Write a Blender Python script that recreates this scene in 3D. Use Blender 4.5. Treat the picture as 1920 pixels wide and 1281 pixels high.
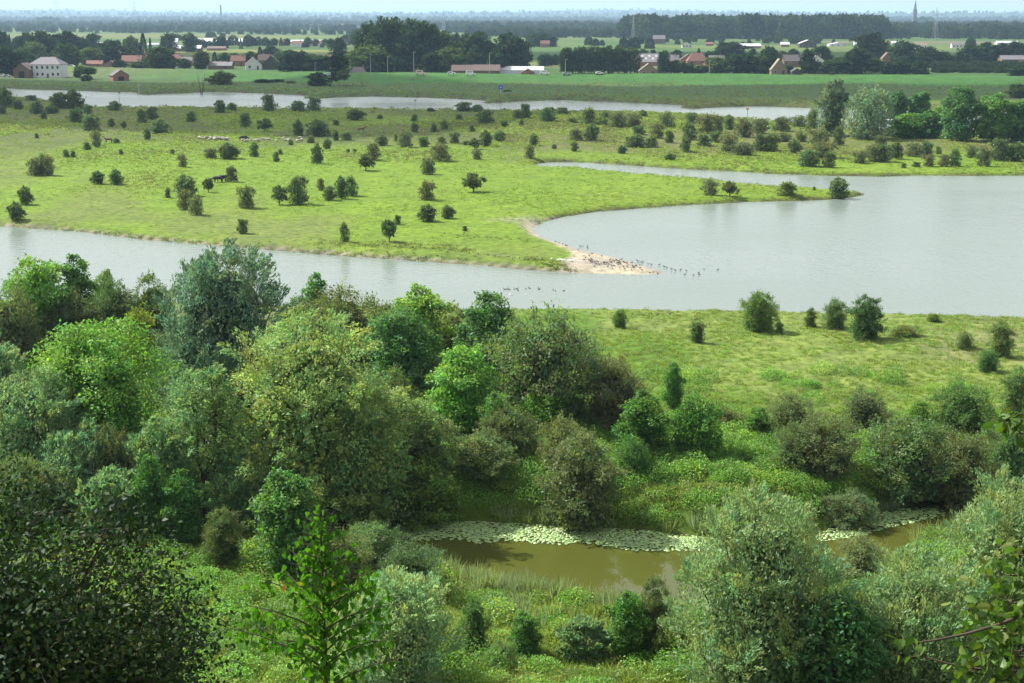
import bpy, bmesh, math, random
import numpy as np
from mathutils import Vector, Matrix
R = math.radians
DENOISE = True
S = bpy.context.scene
COL = S.collection
for o in list(bpy.data.objects): bpy.data.objects.remove(o)

# ---------------------------------------------------------------- camera, sky, sun, exposure
CAMH, F, W0, H0, HORIZ = 35.0, 2700.0, 1920.0, 1281.0, 31.0
TH = math.atan((H0/2 - HORIZ)/F)
cam = bpy.data.cameras.new('camera'); camo = bpy.data.objects.new('camera', cam); COL.objects.link(camo)
cam.sensor_width = 36.0; cam.lens = 36.0*F/W0; cam.clip_start = 0.3; cam.clip_end = 80000
camo.location = (0, 0, CAMH); camo.rotation_euler = (math.pi/2 - TH, 0, 0)
S.camera = camo
SUN_AZ, SUN_EL = R(-58), R(47)           # azimuth clockwise from +Y
w = bpy.data.worlds.new('World'); S.world = w; w.use_nodes = True
nt = w.node_tree; bg = nt.nodes['Background']
sky = nt.nodes.new('ShaderNodeTexSky'); sky.sky_type = 'NISHITA'; sky.sun_disc = False
sky.sun_elevation = SUN_EL; sky.sun_rotation = SUN_AZ % (2*math.pi); sky.air_density = 1.0; sky.dust_density = 4.0; sky.ozone_density = 1.5
# thin even cloud veil over the whole sky
mixw = nt.nodes.new('ShaderNodeMix'); mixw.data_type = 'RGBA'; mixw.inputs[0].default_value = 0.55
mixw.inputs[7].default_value = (12.6, 12.9, 13.1, 1)
nt.links.new(sky.outputs[0], mixw.inputs[6]); nt.links.new(mixw.outputs[2], bg.inputs[0])
bg.inputs[1].default_value = 0.057
sl = bpy.data.lights.new('sun', 'SUN'); sl.energy = 5.0; sl.angle = R(0.53); sl.color = (1.0, 0.96, 0.89)
so = bpy.data.objects.new('sun', sl); COL.objects.link(so)
SUNV = Vector((math.sin(SUN_AZ)*math.cos(SUN_EL), math.cos(SUN_AZ)*math.cos(SUN_EL), math.sin(SUN_EL)))
so.rotation_euler = (-SUNV).to_track_quat('-Z', 'Y').to_euler()
S.view_settings.view_transform = 'Standard'; S.view_settings.look = 'None'; S.view_settings.gamma = 1.0
S.view_settings.exposure = 1.0; S.view_settings.use_curve_mapping = False
cy = S.cycles
cy.max_bounces = 6; cy.diffuse_bounces = 2; cy.glossy_bounces = 2; cy.transmission_bounces = 4; cy.volume_bounces = 0
cy.transparent_max_bounces = 8; cy.caustics_reflective = False; cy.caustics_refractive = False
cy.use_denoising = DENOISE; cy.denoiser = 'OPENIMAGEDENOISE'; cy.denoising_input_passes = 'RGB_ALBEDO_NORMAL'; cy.denoising_prefilter = 'ACCURATE'; cy.sample_clamp_indirect = 4.0

# ---------------------------------------------------------------- helpers
def pix(px, py, z=0.0):
    """ground point at height z seen at photo pixel (px, py)"""
    px = np.asarray(px, float); py = np.asarray(py, float)
    a = (px - W0/2)/F; b = (py - H0/2)/F
    dy = math.cos(TH) - b*math.sin(TH); dz = -math.sin(TH) - b*math.cos(TH)
    t = (np.asarray(z, float) - CAMH)/dz
    return np.stack([a*t, dy*t, CAMH + dz*t], -1)
def mpp(x, y, z=0):                           # metres per photo pixel there
    return (y*math.cos(TH) + (CAMH - z)*math.sin(TH))/F
def ztop(y, py):                              # height of the ray of row py at forward distance y
    b = (py - H0/2)/F
    return CAMH + y*(-math.sin(TH) - b*math.cos(TH))/(math.cos(TH) - b*math.sin(TH))
def _hash(i, j, s):
    n = (i*374761393 + j*668265263 + s*1274126177) & 0x7fffffff
    n = (n ^ (n >> 13))*1274126177 & 0x7fffffff
    return ((n ^ (n >> 16)) & 0xffff)/65535.0
def vn(x, y, sc, s=0):
    x = np.asarray(x)/sc; y = np.asarray(y)/sc
    i = np.floor(x).astype(np.int64); j = np.floor(y).astype(np.int64); fx = x - i; fy = y - j
    fx = fx*fx*(3-2*fx); fy = fy*fy*(3-2*fy)
    return (_hash(i, j, s)*(1-fx)+_hash(i+1, j, s)*fx)*(1-fy) + (_hash(i, j+1, s)*(1-fx)+_hash(i+1, j+1, s)*fx)*fy
def fbm(x, y, sc, s=0, o=3):
    r = 0; a = 1; t = 0
    for k in range(o): r = r + a*vn(x, y, sc/2**k, s+k*17); t += a; a *= .5
    return r/t
def sstep(a, b, x): t = np.clip((x-a)/(b-a), 0, 1); return t*t*(3-2*t)
def sdist(x, y, poly):
    """signed distance to a closed polygon, negative inside"""
    x = np.asarray(x, float); y = np.asarray(y, float); A = np.asarray(poly, float); B = np.roll(A, -1, 0); E = B - A; LL = (E**2).sum(1)+1e-12
    out = np.empty(x.shape); xs, ys = x.ravel(), y.ravel(); o = out.ravel()
    for k in range(0, len(xs), 20000):
        px = xs[k:k+20000, None]; py = ys[k:k+20000, None]
        dx = px-A[:, 0]; dy = py-A[:, 1]; t = np.clip((dx*E[:, 0]+dy*E[:, 1])/LL, 0, 1)
        d = np.sqrt(((dx-t*E[:, 0])**2+(dy-t*E[:, 1])**2).min(1))
        c = (A[:, 1] > py) != (B[:, 1] > py); xi = E[:, 0]*dy/np.where(E[:, 1] == 0, 1e-9, E[:, 1])+A[:, 0]
        ins = ((c & (px < xi)).sum(1) % 2) == 1
        o[k:k+20000] = np.where(ins, -d, d)
    return o.reshape(x.shape)
def pdist(x, y, line):
    d = np.full(np.shape(x), 1e18)
    for k in range(len(line)-1):
        ax, ay = line[k]; bx, by = line[k+1]; ex, ey = bx-ax, by-ay
        t = np.clip(((x-ax)*ex+(y-ay)*ey)/(ex*ex+ey*ey+1e-12), 0, 1)
        d = np.minimum(d, (x-ax-t*ex)**2+(y-ay-t*ey)**2)
    return np.sqrt(d)
def poly_px(pts, z=0.0): return [tuple(p[:2]) for p in pix([a for a, b in pts], [b for a, b in pts], z)]

def tag(o, label=None, cat=None, group=None, kind=None):
    if label: o['label'] = label
    if cat: o['category'] = cat
    if group: o['group'] = group
    if kind: o['kind'] = kind
    return o
def mesh_np(name, V, Q=None, T=None, col=None, mats=(), midx=None, smooth=False):
    """fast mesh from numpy arrays: quads Q and/or triangles T"""
    me = bpy.data.meshes.new(name)
    V = np.asarray(V, np.float32); nv = len(V)
    Q = np.zeros((0, 4), np.int32) if Q is None else np.asarray(Q, np.int32)
    T = np.zeros((0, 3), np.int32) if T is None else np.asarray(T, np.int32)
    loops = np.concatenate([Q.ravel(), T.ravel()]); nf = len(Q)+len(T)
    starts = np.concatenate([np.arange(len(Q))*4, len(Q)*4+np.arange(len(T))*3]).astype(np.int32)
    me.vertices.add(nv); me.vertices.foreach_set('co', V.ravel())
    me.loops.add(len(loops)); me.loops.foreach_set('vertex_index', loops)
    me.polygons.add(nf); me.polygons.foreach_set('loop_start', starts)
    for m in mats: me.materials.append(m)
    if midx is not None: me.polygons.foreach_set('material_index', np.asarray(midx, np.int32))
    if smooth: me.polygons.foreach_set('use_smooth', np.ones(nf, bool))
    me.update(calc_edges=True)
    if col is not None:
        a = me.color_attributes.new('Col', 'FLOAT_COLOR', 'POINT')
        c = np.ones((nv, 4), np.float32); c[:, :3] = col; a.data.foreach_set('color', c.ravel())
    return me
def mobj(name, me, parent=None, loc=(0, 0, 0)):
    o = bpy.data.objects.new(name, me); COL.objects.link(o); o.location = loc
    if parent: o.parent = parent
    return o
def empty(name, loc=(0, 0, 0), rz=0, sc=(1, 1, 1)):
    o = bpy.data.objects.new(name, None); COL.objects.link(o); o.location = loc; o.rotation_euler = (0, 0, rz); o.scale = sc
    o.empty_display_size = .3
    return o
class MB:
    """collects boxes, prisms and tubes into one mesh"""
    def __init__(s): s.v = []; s.f = []
    def add(s, vs, fs):
        k = len(s.v); s.v += [tuple(map(float, v)) for v in vs]; s.f += [tuple(i+k for i in f) for f in fs]; return s
    def box(s, x0, x1, y0, y1, z0, z1):
        return s.add([(x0,y0,z0),(x1,y0,z0),(x1,y1,z0),(x0,y1,z0),(x0,y0,z1),(x1,y0,z1),(x1,y1,z1),(x0,y1,z1)],
                     [(0,3,2,1),(4,5,6,7),(0,1,5,4),(1,2,6,5),(2,3,7,6),(3,0,4,7)])
    def tube(s, pts, rad, n=6):
        pts = [Vector(p) for p in pts]; rings = []
        for i, p in enumerate(pts):
            d = (pts[min(i+1, len(pts)-1)] - pts[max(i-1, 0)]).normalized()
            a = d.orthogonal().normalized(); b = d.cross(a); r = rad[i] if hasattr(rad, '__len__') else rad
            rings.append([p + (a*math.cos(2*math.pi*k/n)+b*math.sin(2*math.pi*k/n))*r for k in range(n)])
        vs = [v for r in rings for v in r]; fs = []
        for i in range(len(pts)-1):
            for k in range(n): fs.append((i*n+k, i*n+(k+1) % n, (i+1)*n+(k+1) % n, (i+1)*n+k))
        fs.append(tuple(reversed(range(n)))); fs.append(tuple((len(pts)-1)*n+k for k in range(n)))
        return s.add(vs, fs)
    def mesh(s, name, mat):
        me = bpy.data.meshes.new(name); me.from_pydata(s.v, [], s.f); me.materials.append(mat); me.update(); return me
    def build(s, name, mat, parent=None, loc=(0, 0, 0)): return mobj(name, s.mesh(name, mat), parent, loc)

# ---------------------------------------------------------------- materials
MATS = {}
def mat_new(name):
    m = bpy.data.materials.new(name); m.use_nodes = True; MATS[name] = m
    return m, m.node_tree, m.node_tree.nodes['Principled BSDF']
def plain(name, c, rough=.8, spec=.3, noise=.15, nsc=3.0, metal=0):
    m, t, b = mat_new(name)
    tc = t.nodes.new('ShaderNodeTexCoord'); nz = t.nodes.new('ShaderNodeTexNoise'); nz.inputs['Scale'].default_value = nsc; nz.inputs['Detail'].default_value = 4
    mx = t.nodes.new('ShaderNodeMix'); mx.data_type = 'RGBA'
    mx.inputs[6].default_value = (*[v*(1-noise) for v in c], 1); mx.inputs[7].default_value = (*[min(1, v*(1+noise)) for v in c], 1)
    t.links.new(tc.outputs['Object'], nz.inputs[0]); t.links.new(nz.outputs[0], mx.inputs[0]); t.links.new(mx.outputs[2], b.inputs['Base Color'])
    b.inputs['Roughness'].default_value = rough; b.inputs['Specular IOR Level'].default_value = spec; b.inputs['Metallic'].default_value = metal
    return m
def foliage(name, trans=.4, gloss=.0, grough=.35, tt=(1.08, 1.25, .50)):
    m, t, b = mat_new(name); N = t.nodes
    at = N.new('ShaderNodeAttribute'); at.attribute_name = 'Col'
    oi = N.new('ShaderNodeObjectInfo')
    mu = N.new('ShaderNodeMix'); mu.data_type = 'RGBA'; mu.blend_type = 'MULTIPLY'; mu.inputs[0].default_value = 1
    t.links.new(at.outputs['Color'], mu.inputs[6]); t.links.new(oi.outputs['Color'], mu.inputs[7])
    hs = N.new('ShaderNodeHueSaturation'); mr = N.new('ShaderNodeMapRange'); mr.inputs[3].default_value = .86; mr.inputs[4].default_value = 1.14
    t.links.new(oi.outputs['Random'], mr.inputs[0]); t.links.new(mr.outputs[0], hs.inputs['Value']); t.links.new(mu.outputs[2], hs.inputs['Color'])
    df = N.new('ShaderNodeBsdfDiffuse'); tr = N.new('ShaderNodeBsdfTranslucent')
    ht = N.new('ShaderNodeMix'); ht.data_type = 'RGBA'; ht.blend_type = 'MULTIPLY'; ht.inputs[0].default_value = 1; ht.inputs[7].default_value = (*tt, 1)
    t.links.new(hs.outputs[0], df.inputs[0]); t.links.new(hs.outputs[0], ht.inputs[6]); t.links.new(ht.outputs[2], tr.inputs[0])
    ms = N.new('ShaderNodeMixShader'); ms.inputs[0].default_value = trans
    t.links.new(df.outputs[0], ms.inputs[1]); t.links.new(tr.outputs[0], ms.inputs[2])
    out = N['Material Output']; last = ms
    if gloss > 0:
        gl = N.new('ShaderNodeBsdfGlossy'); gl.inputs['Roughness'].default_value = grough; gl.inputs[0].default_value = (.9, .95, 1, 1)
        m2 = N.new('ShaderNodeMixShader'); m2.inputs[0].default_value = gloss
        t.links.new(ms.outputs[0], m2.inputs[1]); t.links.new(gl.outputs[0], m2.inputs[2]); last = m2
    t.links.new(last.outputs[0], out.inputs[0]); N.remove(b)
    return m
FOL = foliage('foliage', .43, .015, .5)
FOLW = foliage('willow_foliage', .42, .016, .5, (1.02, 1.14, .72))
FOLG = foliage('glossy_foliage', .38, .10, .3)
FOLF = foliage('far_foliage', .25, 0)
BARK = plain('bark', (.075, .06, .045), .9, .2, .35, 6)
BARKP = plain('pale_bark', (.30, .27, .22), .9, .2, .25, 6)

# ---------------------------------------------------------------- terrain: shore lines as read from the photo, on the plane z = 0
LAKE = [(-700,385),(0,424),(150,435),(300,452),(470,466),(620,478),(750,487),(900,498),(1000,507),(1060,511),(1130,513),(1210,515),(1246,513),
        (1225,504),(1195,496),(1150,483),(1100,471),(1055,459),(1020,446),(1000,433),(997,427),(1020,416),(1060,406),(1130,396),(1200,391),(1280,385.5),(1340,382),(1400,379),
        (1480,377),(1560,374),(1600,369),(1618,365),(1600,362),(1540,357),(1500,355.5),(1440,352),(1400,348),(1330,340),(1240,333),(1150,325),(1090,319),(1030,316),(1002,311),
        (1010,306),(1040,304),(1100,305),(1180,310),(1260,316),(1370,321),(1450,326),(1560,330),(1650,331),(1740,329),(1830,330),(1920,329),(2700,322),
        (2700,640),(1920,607),(1800,603),(1650,599),(1450,595),(1300,592),(1180,590),(1050,589),(980,588),(900,590),(700,585),(500,580),(300,575),(0,570),(-700,545)]
RIVER = [(-800,163),(0,166),(30,167),(140,170),(200,172.5),(272,174.5),(250,177.5),(262,178.5),(300,176.5),(400,173),(480,174.5),(592,180),(565,184.3),(585,185.6),(640,182.5),(700,181),(800,183.5),
         (890,187),(915,189),(902,193),(920,194),(980,189.5),(1060,188),(1150,191),(1240,195),(1283,197.5),(1274,203),(1300,204.5),(1350,201),(1400,199.5),(1440,200),(1520,203),(1700,206),(2700,214),
         (2700,262),(1700,250),(1530,240),(1480,232),(1400,225),(1280,216),(1150,213),(1000,211.5),(850,209),(700,208.5),(600,207.5),(470,206),(300,205.5),(242,204.5),(238,200.5),(205,200),(200,205),(165,203),(140,199),(95,193),(60,190),(23,187),(0,190),(-800,196)]
POND = [(520,955),(640,974),(720,979),(800,978),(900,977),(980,982),(1060,987),(1150,990),(1210,993),(1270,1001),(1330,1006),(1450,1003),(1560,990),(1640,965),(1740,938),(1820,920),(1920,893),(2400,820),
        (2400,880),(1920,940),(1820,978),(1730,1015),(1650,1042),(1560,1076),(1450,1110),(1330,1140),(1230,1150),(1150,1140),(1080,1124),(1000,1110),(920,1096),(830,1070),(740,1040),(640,1012),(520,985)]
LAKE, RIVER, POND = poly_px(LAKE), poly_px(RIVER), poly_px(POND)
DIKE = poly_px([(-900,112),(0,121),(110,123),(250,128),(480,132.5),(700,136),(1000,137),(1400,138.3),(1920,141),(2900,147)], 6.0)
SAND = poly_px([(997,424),(1022,440),(1062,457),(1100,468),(1150,480),(1200,493),(1260,506),(1262,517),(1200,520),(1060,514),(1075,502),(1082,490),(1078,478),(1050,466),(1015,452),(990,432)])
SANDC = poly_px([(1100,478),(1140,484),(1250,512),(1210,513),(1110,509)])
HILLD = [-200,0,3,10,20,40,55,68,78]; HILLZ = [33.3,33.3,32.4,27,19.5,8.5,4,1.6,.9]
PMID = poly_px([(-200,960),(520,970),(740,1008),(920,1040),(1100,1055),(1230,1062),(1330,1060),(1450,1045),(1560,1020),(1650,1003),(1740,976),(1820,948),(1920,915),(2400,850)])
def nearside_of_pond(x, y): return y < np.interp(x, [p[0] for p in PMID], [p[1] for p in PMID])
def ground(x, y, full=False):
    x = np.asarray(x, float); y = np.asarray(y, float)
    dl = sdist(x, y, LAKE); dr = sdist(x, y, RIVER); dp = sdist(x, y, POND)
    near = sstep(190, 140, y)
    land = .55 + .35*fbm(x, y, 60, 3) + .25*fbm(x, y, 9, 5)*(1-near) + near*(.5 + .8*fbm(x, y, 14, 8) + .55*fbm(x, y, 3.2, 11, 3))
    # rough vegetated hummocks right behind the pond
    land = land + near*1.0*sstep(0, 6, dp)*sstep(135, 112, y)*fbm(x, y, 5, 21)
    land = land + 1.0*sstep(480, 640, y)
    slope = np.where(y < 160, .8, .35)
    slope = np.where((y < 124) & (dp < 20), np.where(nearside_of_pond(x, y), .07, .8), slope)
    ds = sdist(x, y, SAND); sandy = sstep(6, -6, ds)
    slope = slope*(1-sandy) + .10*sandy
    d = np.minimum(np.minimum(dl, dr), dp)
    d = d + (vn(x, y, 5, 31)-.5)*np.clip(y/260, .25, 1.6)*(1-.6*sandy)
    z = np.where(d > 0, np.minimum(land, .03+d*slope), np.maximum(-1.6, d*.35))
    dd = pdist(x, y, DIKE)
    z = np.maximum(z, np.where(dd < 60, 6.0 - np.maximum(0, dd-2.5)/4.6, -9))
    z = np.maximum(z, np.interp(y, HILLD, HILLZ) - np.where(y > 68, .6*sstep(68, 76, y), 0) + np.where(y < 70, 1.2*(fbm(x, y, 8, 41)-.5), -8))
    # wooded ridges at the horizon
    t = x/np.maximum(y, 1)
    rid = 0
    for D, h, s in ((9000, 18, 51), (12500, 60, 52), (17000, 92, 53)):
        prof = .55+.75*fbm(t*1000, t*0, 90, s, 4)
        rid = np.maximum(rid, h*prof*np.exp(-((y-D)/900)**2))
    z = z + rid
    if full: return z, dl, dr, dp, ds, dd
    return z
def gpt(px, py):
    """point on the built ground seen at (px, py)"""
    z = 1.0
    for _ in range(4):
        p = pix(px, py, z); z = max(0.02, float(ground(p[0:1], p[1:2])[0]))
    return float(p[0]), float(p[1]), z

def grass_col(x, y, z, dl, dr, dp, ds, dd):
    n1 = fbm(x, y, 70, 61, 4); n2 = fbm(x, y*.45, 16, 62, 4); n3 = fbm(x, y*.5, 3.5, 63, 3)
    def L(a, b, t): return a[None]*(1-t[:, None]) + b[None]*t[:, None]
    A = np.array
    lush = L(A([.148,.258,.028]), A([.190,.288,.034]), n2)             # bright grazed meadow
    olive = L(A([.140,.200,.048]), A([.185,.220,.070]), n3)            # rank, drier growth
    c = L2(lush, olive, sstep(.50, .68, .55*n1+.45*n2)*.8)
    far = sstep(330, 420, y + 60*(n1-.5))
    rough = L(A([.120,.125,.050]), A([.085,.120,.035]), sstep(.35, .65, n2))
    c = L2(c, rough, far*sstep(.30, .55, n2*.5+n1*.5)*.85)
    tan = L(A([.165,.150,.075]), A([.130,.145,.055]), sstep(.35, .65, n3)); pxx = 960+x/mpp(0, y, 1)
    c = L2(c, tan, sstep(362, 380, y+18*(n2-.5))*sstep(470, 430, y)*sstep(900, 1080, pxx)*sstep(14, 26, dl)*(.45+.5*n2))
    # near bank meadow, mottled
    near = sstep(185, 165, y)
    nb = L2(L(A([.165,.255,.050]), A([.215,.270,.075]), n3), L(A([.185,.228,.080]), A([.222,.240,.100]), n2), sstep(.45, .65, n2))
    nb = L2(nb, L(A([.095,.205,.020]), A([.105,.215,.022]), n3), sstep(.60, .72, fbm(x, y*.3, 14, 66, 3))*.7)
    c = L2(c, nb, near)
    thick = sstep(128, 112, y)
    c = L2(c, L(A([.085,.155,.020]), A([.125,.190,.028]), n3), thick)
    # beyond the river: foreland and dike
    fl = sstep(560, 640, y)
    c = L2(c, L(A([.055,.115,.035]), A([.080,.135,.040]), n2), fl)
    dk = (dd < 28).astype(float)
    c = L2(c, L(A([.055,.165,.038]), A([.070,.180,.042]), n2), dk)
    # polder fields: strips of different crops
    pol = sstep(780, 860, y)
    fi = np.floor((y + .2*x)/170 + .6*vn(x, y, 900, 71)); fj = np.floor((x + .3*y)/330)
    h = _hash(fi.astype(np.int64), fj.astype(np.int64), 77)
    crop = np.stack([np.interp(h, [0,.3,.5,.7,.85,1], [.06,.075,.12,.19,.10,.17]), np.interp(h, [0,.3,.5,.7,.85,1], [.12,.15,.19,.22,.16,.18]), np.interp(h, [0,.3,.5,.7,.85,1], [.035,.04,.045,.055,.05,.09])], -1)
    c = L2(c, crop, pol)
    wood = sstep(7000, 8200, y)
    c = L2(c, np.tile(A([.035,.055,.025]), (len(x), 1)), wood)
    # mud rim and sand
    d = np.minimum(dl, dr)
    mud = sstep(1.3, .2, d + (n3-.5))*(y < 700)
    c = L2(c, np.tile(A([.07,.06,.045]), (len(x), 1)), mud*.9)
    pale = sstep(1.1, .3, dl)*sstep(262, 250, y)*(x < 8)*(y > 175)        # pale wet rim of the near arm
    c = L2(c, np.tile(A([.50,.46,.38]), (len(x), 1)), pale*.5)
    sd = sstep(1.8, .2, ds + 1.6*(n3-.5))
    c = L2(c, L(A([.40,.36,.28]), A([.50,.45,.36]), n3), sd)
    pat = sstep(.60, .68, n2)*sstep(10, 2, ds)*(y > 190)*(y < 260)*(dl > 0)
    c = L2(c, np.tile(A([.38,.34,.28]), (len(x), 1)), pat*.6)
    bed = sstep(.1, -.3, np.minimum(d, dp))
    c = L2(c, np.tile(A([.10,.09,.05]), (len(x), 1)), bed*(1-sstep(3, -1, ds)))
    hill = sstep(74, 66, y)
    c = L2(c, L(A([.05,.09,.02]), A([.09,.13,.03]), n3), hill)
    return c*.76
def L2(a, b, t): return a*(1-t[:, None]) + b*t[:, None]

rows = np.concatenate([np.linspace(-60, 66, 46), pix(np.full(490, 960.), np.linspace(1281, 150, 490), .8)[:, 1], pix(np.full(130, 960.), np.linspace(149, 40, 130), .8)[:, 1],
                       np.linspace(10500, 22000, 30), [26000, 34000, 45000]])
rows = np.unique(rows)
tt = np.concatenate([np.linspace(-1.3, -.43, 26)[:-1], np.linspace(-.43, .43, 240), np.linspace(.43, 1.3, 26)[1:]])
GX = tt[None, :]*np.sqrt(rows[:, None]**2 + 70**2); GY = np.repeat(rows[:, None], len(tt), 1)
gx, gy = GX.ravel(), GY.ravel()
gz, dl, dr, dp, ds, dd = ground(gx, gy, True)
gc = grass_col(gx, gy, gz, dl, dr, dp, ds, dd)
nr, nc = GX.shape; ii = np.arange((nr-1)*(nc-1)); r_ = ii//(nc-1); c_ = ii % (nc-1); b0 = r_*nc+c_
GQ = np.stack([b0, b0+1, b0+nc+1, b0+nc], -1)
m, t, b = mat_new('meadow'); N = t.nodes
at = N.new('ShaderNodeAttribute'); at.attribute_name = 'Col'; ge = N.new('ShaderNodeNewGeometry')
mp = N.new('ShaderNodeMapping'); t.links.new(ge.outputs['Position'], mp.inputs[0])
n1 = N.new('ShaderNodeTexNoise'); n1.inputs['Scale'].default_value = .9; n1.inputs['Detail'].default_value = 6; n1.inputs['Roughness'].default_value = .7
n2 = N.new('ShaderNodeTexNoise'); n2.inputs['Scale'].default_value = .16; n2.inputs['Detail'].default_value = 5; n2.inputs['Roughness'].default_value = .65
t.links.new(mp.outputs[0], n1.inputs[0]); t.links.new(mp.outputs[0], n2.inputs[0])
r1 = N.new('ShaderNodeValToRGB'); r1.color_ramp.elements[0].position = .3; r1.color_ramp.elements[0].color = (.46, .50, .50, 1); r1.color_ramp.elements[1].position = .72; r1.color_ramp.elements[1].color = (1.30, 1.26, 1.2, 1)
r2 = N.new('ShaderNodeValToRGB'); r2.color_ramp.elements[0].position = .32; r2.color_ramp.elements[0].color = (.78, .80, .9, 1); r2.color_ramp.elements[1].position = .7; r2.color_ramp.elements[1].color = (1.15, 1.1, 1.0, 1)
t.links.new(n1.outputs[0], r1.inputs[0]); t.links.new(n2.outputs[0], r2.inputs[0])
mA = N.new('ShaderNodeMix'); mA.data_type = 'RGBA'; mA.blend_type = 'MULTIPLY'; mA.inputs[0].default_value = 1
mB = N.new('ShaderNodeMix'); mB.data_type = 'RGBA'; mB.blend_type = 'MULTIPLY'; mB.inputs[0].default_value = 1
t.links.new(at.outputs['Color'], mA.inputs[6]); t.links.new(r1.outputs[0], mA.inputs[7]); t.links.new(mA.outputs[2], mB.inputs[6]); t.links.new(r2.outputs[0], mB.inputs[7])
t.links.new(mB.outputs[2], b.inputs['Base Color']); b.inputs['Roughness'].default_value = .95; b.inputs['Specular IOR Level'].default_value = .1
bp = N.new('ShaderNodeBump'); bp.inputs['Strength'].default_value = .55; bp.inputs['Distance'].default_value = .25
t.links.new(n1.outputs[0], bp.inputs['Height']); t.links.new(bp.outputs[0], b.inputs['Normal'])
tag(mobj('ground', mesh_np('ground', np.stack([gx, gy, gz], -1), Q=GQ, col=gc, mats=[m], smooth=True)), kind='structure')

def water_mat(name, col, rough, bumps, bsc, bdist):
    m, t, b = mat_new(name); N = t.nodes
    ge = N.new('ShaderNodeNewGeometry')
    last = None
    for (sc, st) in bumps:
        mp = N.new('ShaderNodeMapping'); mp.inputs['Scale'].default_value = (sc*.8, sc, sc); mp.inputs['Rotation'].default_value = (0, 0, .35)
        nz = N.new('ShaderNodeTexNoise'); nz.inputs['Scale'].default_value = 1; nz.inputs['Detail'].default_value = 3
        t.links.new(ge.outputs['Position'], mp.inputs[0]); t.links.new(mp.outputs[0], nz.inputs[0])
        bp = N.new('ShaderNodeBump'); bp.inputs['Strength'].default_value = st; bp.inputs['Distance'].default_value = bdist
        t.links.new(nz.outputs[0], bp.inputs['Height'])
        if last: t.links.new(last.outputs[0], bp.inputs['Normal'])
        last = bp
    if last: t.links.new(last.outputs[0], b.inputs['Normal'])
    nz = N.new('ShaderNodeTexNoise'); nz.inputs['Scale'].default_value = .02; nz.inputs['Detail'].default_value = 3
    t.links.new(ge.outputs['Position'], nz.inputs[0])
    mx = N.new('ShaderNodeMix'); mx.data_type = 'RGBA'; mx.inputs[6].default_value = (*[v*.93 for v in col], 1); mx.inputs[7].default_value = (*[v*1.07 for v in col], 1)
    t.links.new(nz.outputs[0], mx.inputs[0]); t.links.new(mx.outputs[2], b.inputs['Base Color'])
    # wind lanes: patches of rougher and smoother water
    mp = N.new('ShaderNodeMapping'); mp.inputs['Scale'].default_value = (.006, .022, 1); mp.inputs['Rotation'].default_value = (0, 0, .2); nw = N.new('ShaderNodeTexNoise'); nw.inputs['Scale'].default_value = 1; nw.inputs['Detail'].default_value = 4
    t.links.new(ge.outputs['Position'], mp.inputs[0]); t.links.new(mp.outputs[0], nw.inputs[0]); mr = N.new('ShaderNodeMapRange'); mr.inputs[1].default_value = .35; mr.inputs[2].default_value = .65; mr.inputs[3].default_value = rough*.45; mr.inputs[4].default_value = rough*1.7
    t.links.new(nw.outputs[0], mr.inputs[0]); t.links.new(mr.outputs[0], b.inputs['Roughness']); b.inputs['IOR'].default_value = 1.33
    return m
def sheet(name, x0, x1, y0, y1, z, mat):
    o = mobj(name, mesh_np(name, [(x0,y0,z),(x1,y0,z),(x1,y1,z),(x0,y1,z)], Q=[(0,1,2,3)], mats=[mat])); return tag(o, kind='structure')
lake_near = min(p[1] for p in LAKE); print('lake near', lake_near, 'pond', min(p[1] for p in POND), max(p[1] for p in POND))
sheet('river_water', -1600, 1600, 140, 1400, 0.0, water_mat('river_water', (.150, .185, .165), .20, ((1.1, .6), (.25, .4)), 1, .16))
sheet('pond_water', -150, 150, 68, 132, 0.0, water_mat('pond_water', (.060, .067, .013), .02, ((.6, .03),), 1, .03))
# ---------------------------------------------------------------- foliage builders
def unit(v): return v/(np.linalg.norm(v, axis=-1, keepdims=True)+1e-9)
def rdir(rng, n): return unit(rng.normal(size=(n, 3)))
def leaf_quads(P, D, Nn, L, Wd, fold=.12):
    """one rhombic, slightly folded leaf (or leaf spray) per point"""
    D = unit(D); Sd = unit(np.cross(D, Nn)); Nn = np.cross(Sd, D)
    L = np.asarray(L)[:, None]; Wd = np.asarray(Wd)[:, None]
    v = np.stack([P, P + D*L*.45 + Sd*Wd*.5 + Nn*Wd*fold, P + D*L - Nn*L*.08, P + D*L*.45 - Sd*Wd*.5 + Nn*Wd*fold], 1)
    n = len(P); q = np.arange(n*4).reshape(n, 4)
    return v.reshape(-1, 3), q
def tubes(segs, n=5):
    """segs: list of (points list, radii list) -> V, Q"""
    V = []; Q = []; k0 = 0
    for pts, rad in segs:
        pts = np.asarray(pts, float); m_ = len(pts)
        d = unit(np.gradient(pts, axis=0)); ref = np.where(np.abs(d[:, 2:3]) > .9, [[1., 0, 0]], [[0, 0, 1.]])
        a = unit(np.cross(d, ref)); b_ = np.cross(d, a)
        ang = np.arange(n)*2*np.pi/n
        ring = pts[:, None] + (a[:, None]*np.cos(ang)[None, :, None] + b_[:, None]*np.sin(ang)[None, :, None])*np.asarray(rad)[:, None, None]
        V.append(ring.reshape(-1, 3))
        i = np.arange(m_-1)[:, None]*n; k = np.arange(n)[None, :]; k2 = (k+1) % n
        Q.append((np.stack([i+k, i+k2, i+n+k2, i+n+k], -1).reshape(-1, 4)) + k0); k0 += m_*n
    return np.concatenate(V), np.concatenate(Q)
def r_(v): return v
def bez(a, b, c, n=5):
    t = np.linspace(0, 1, n)[:, None]; return (1-t)**2*a + 2*t*(1-t)*b + t*t*c
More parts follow.
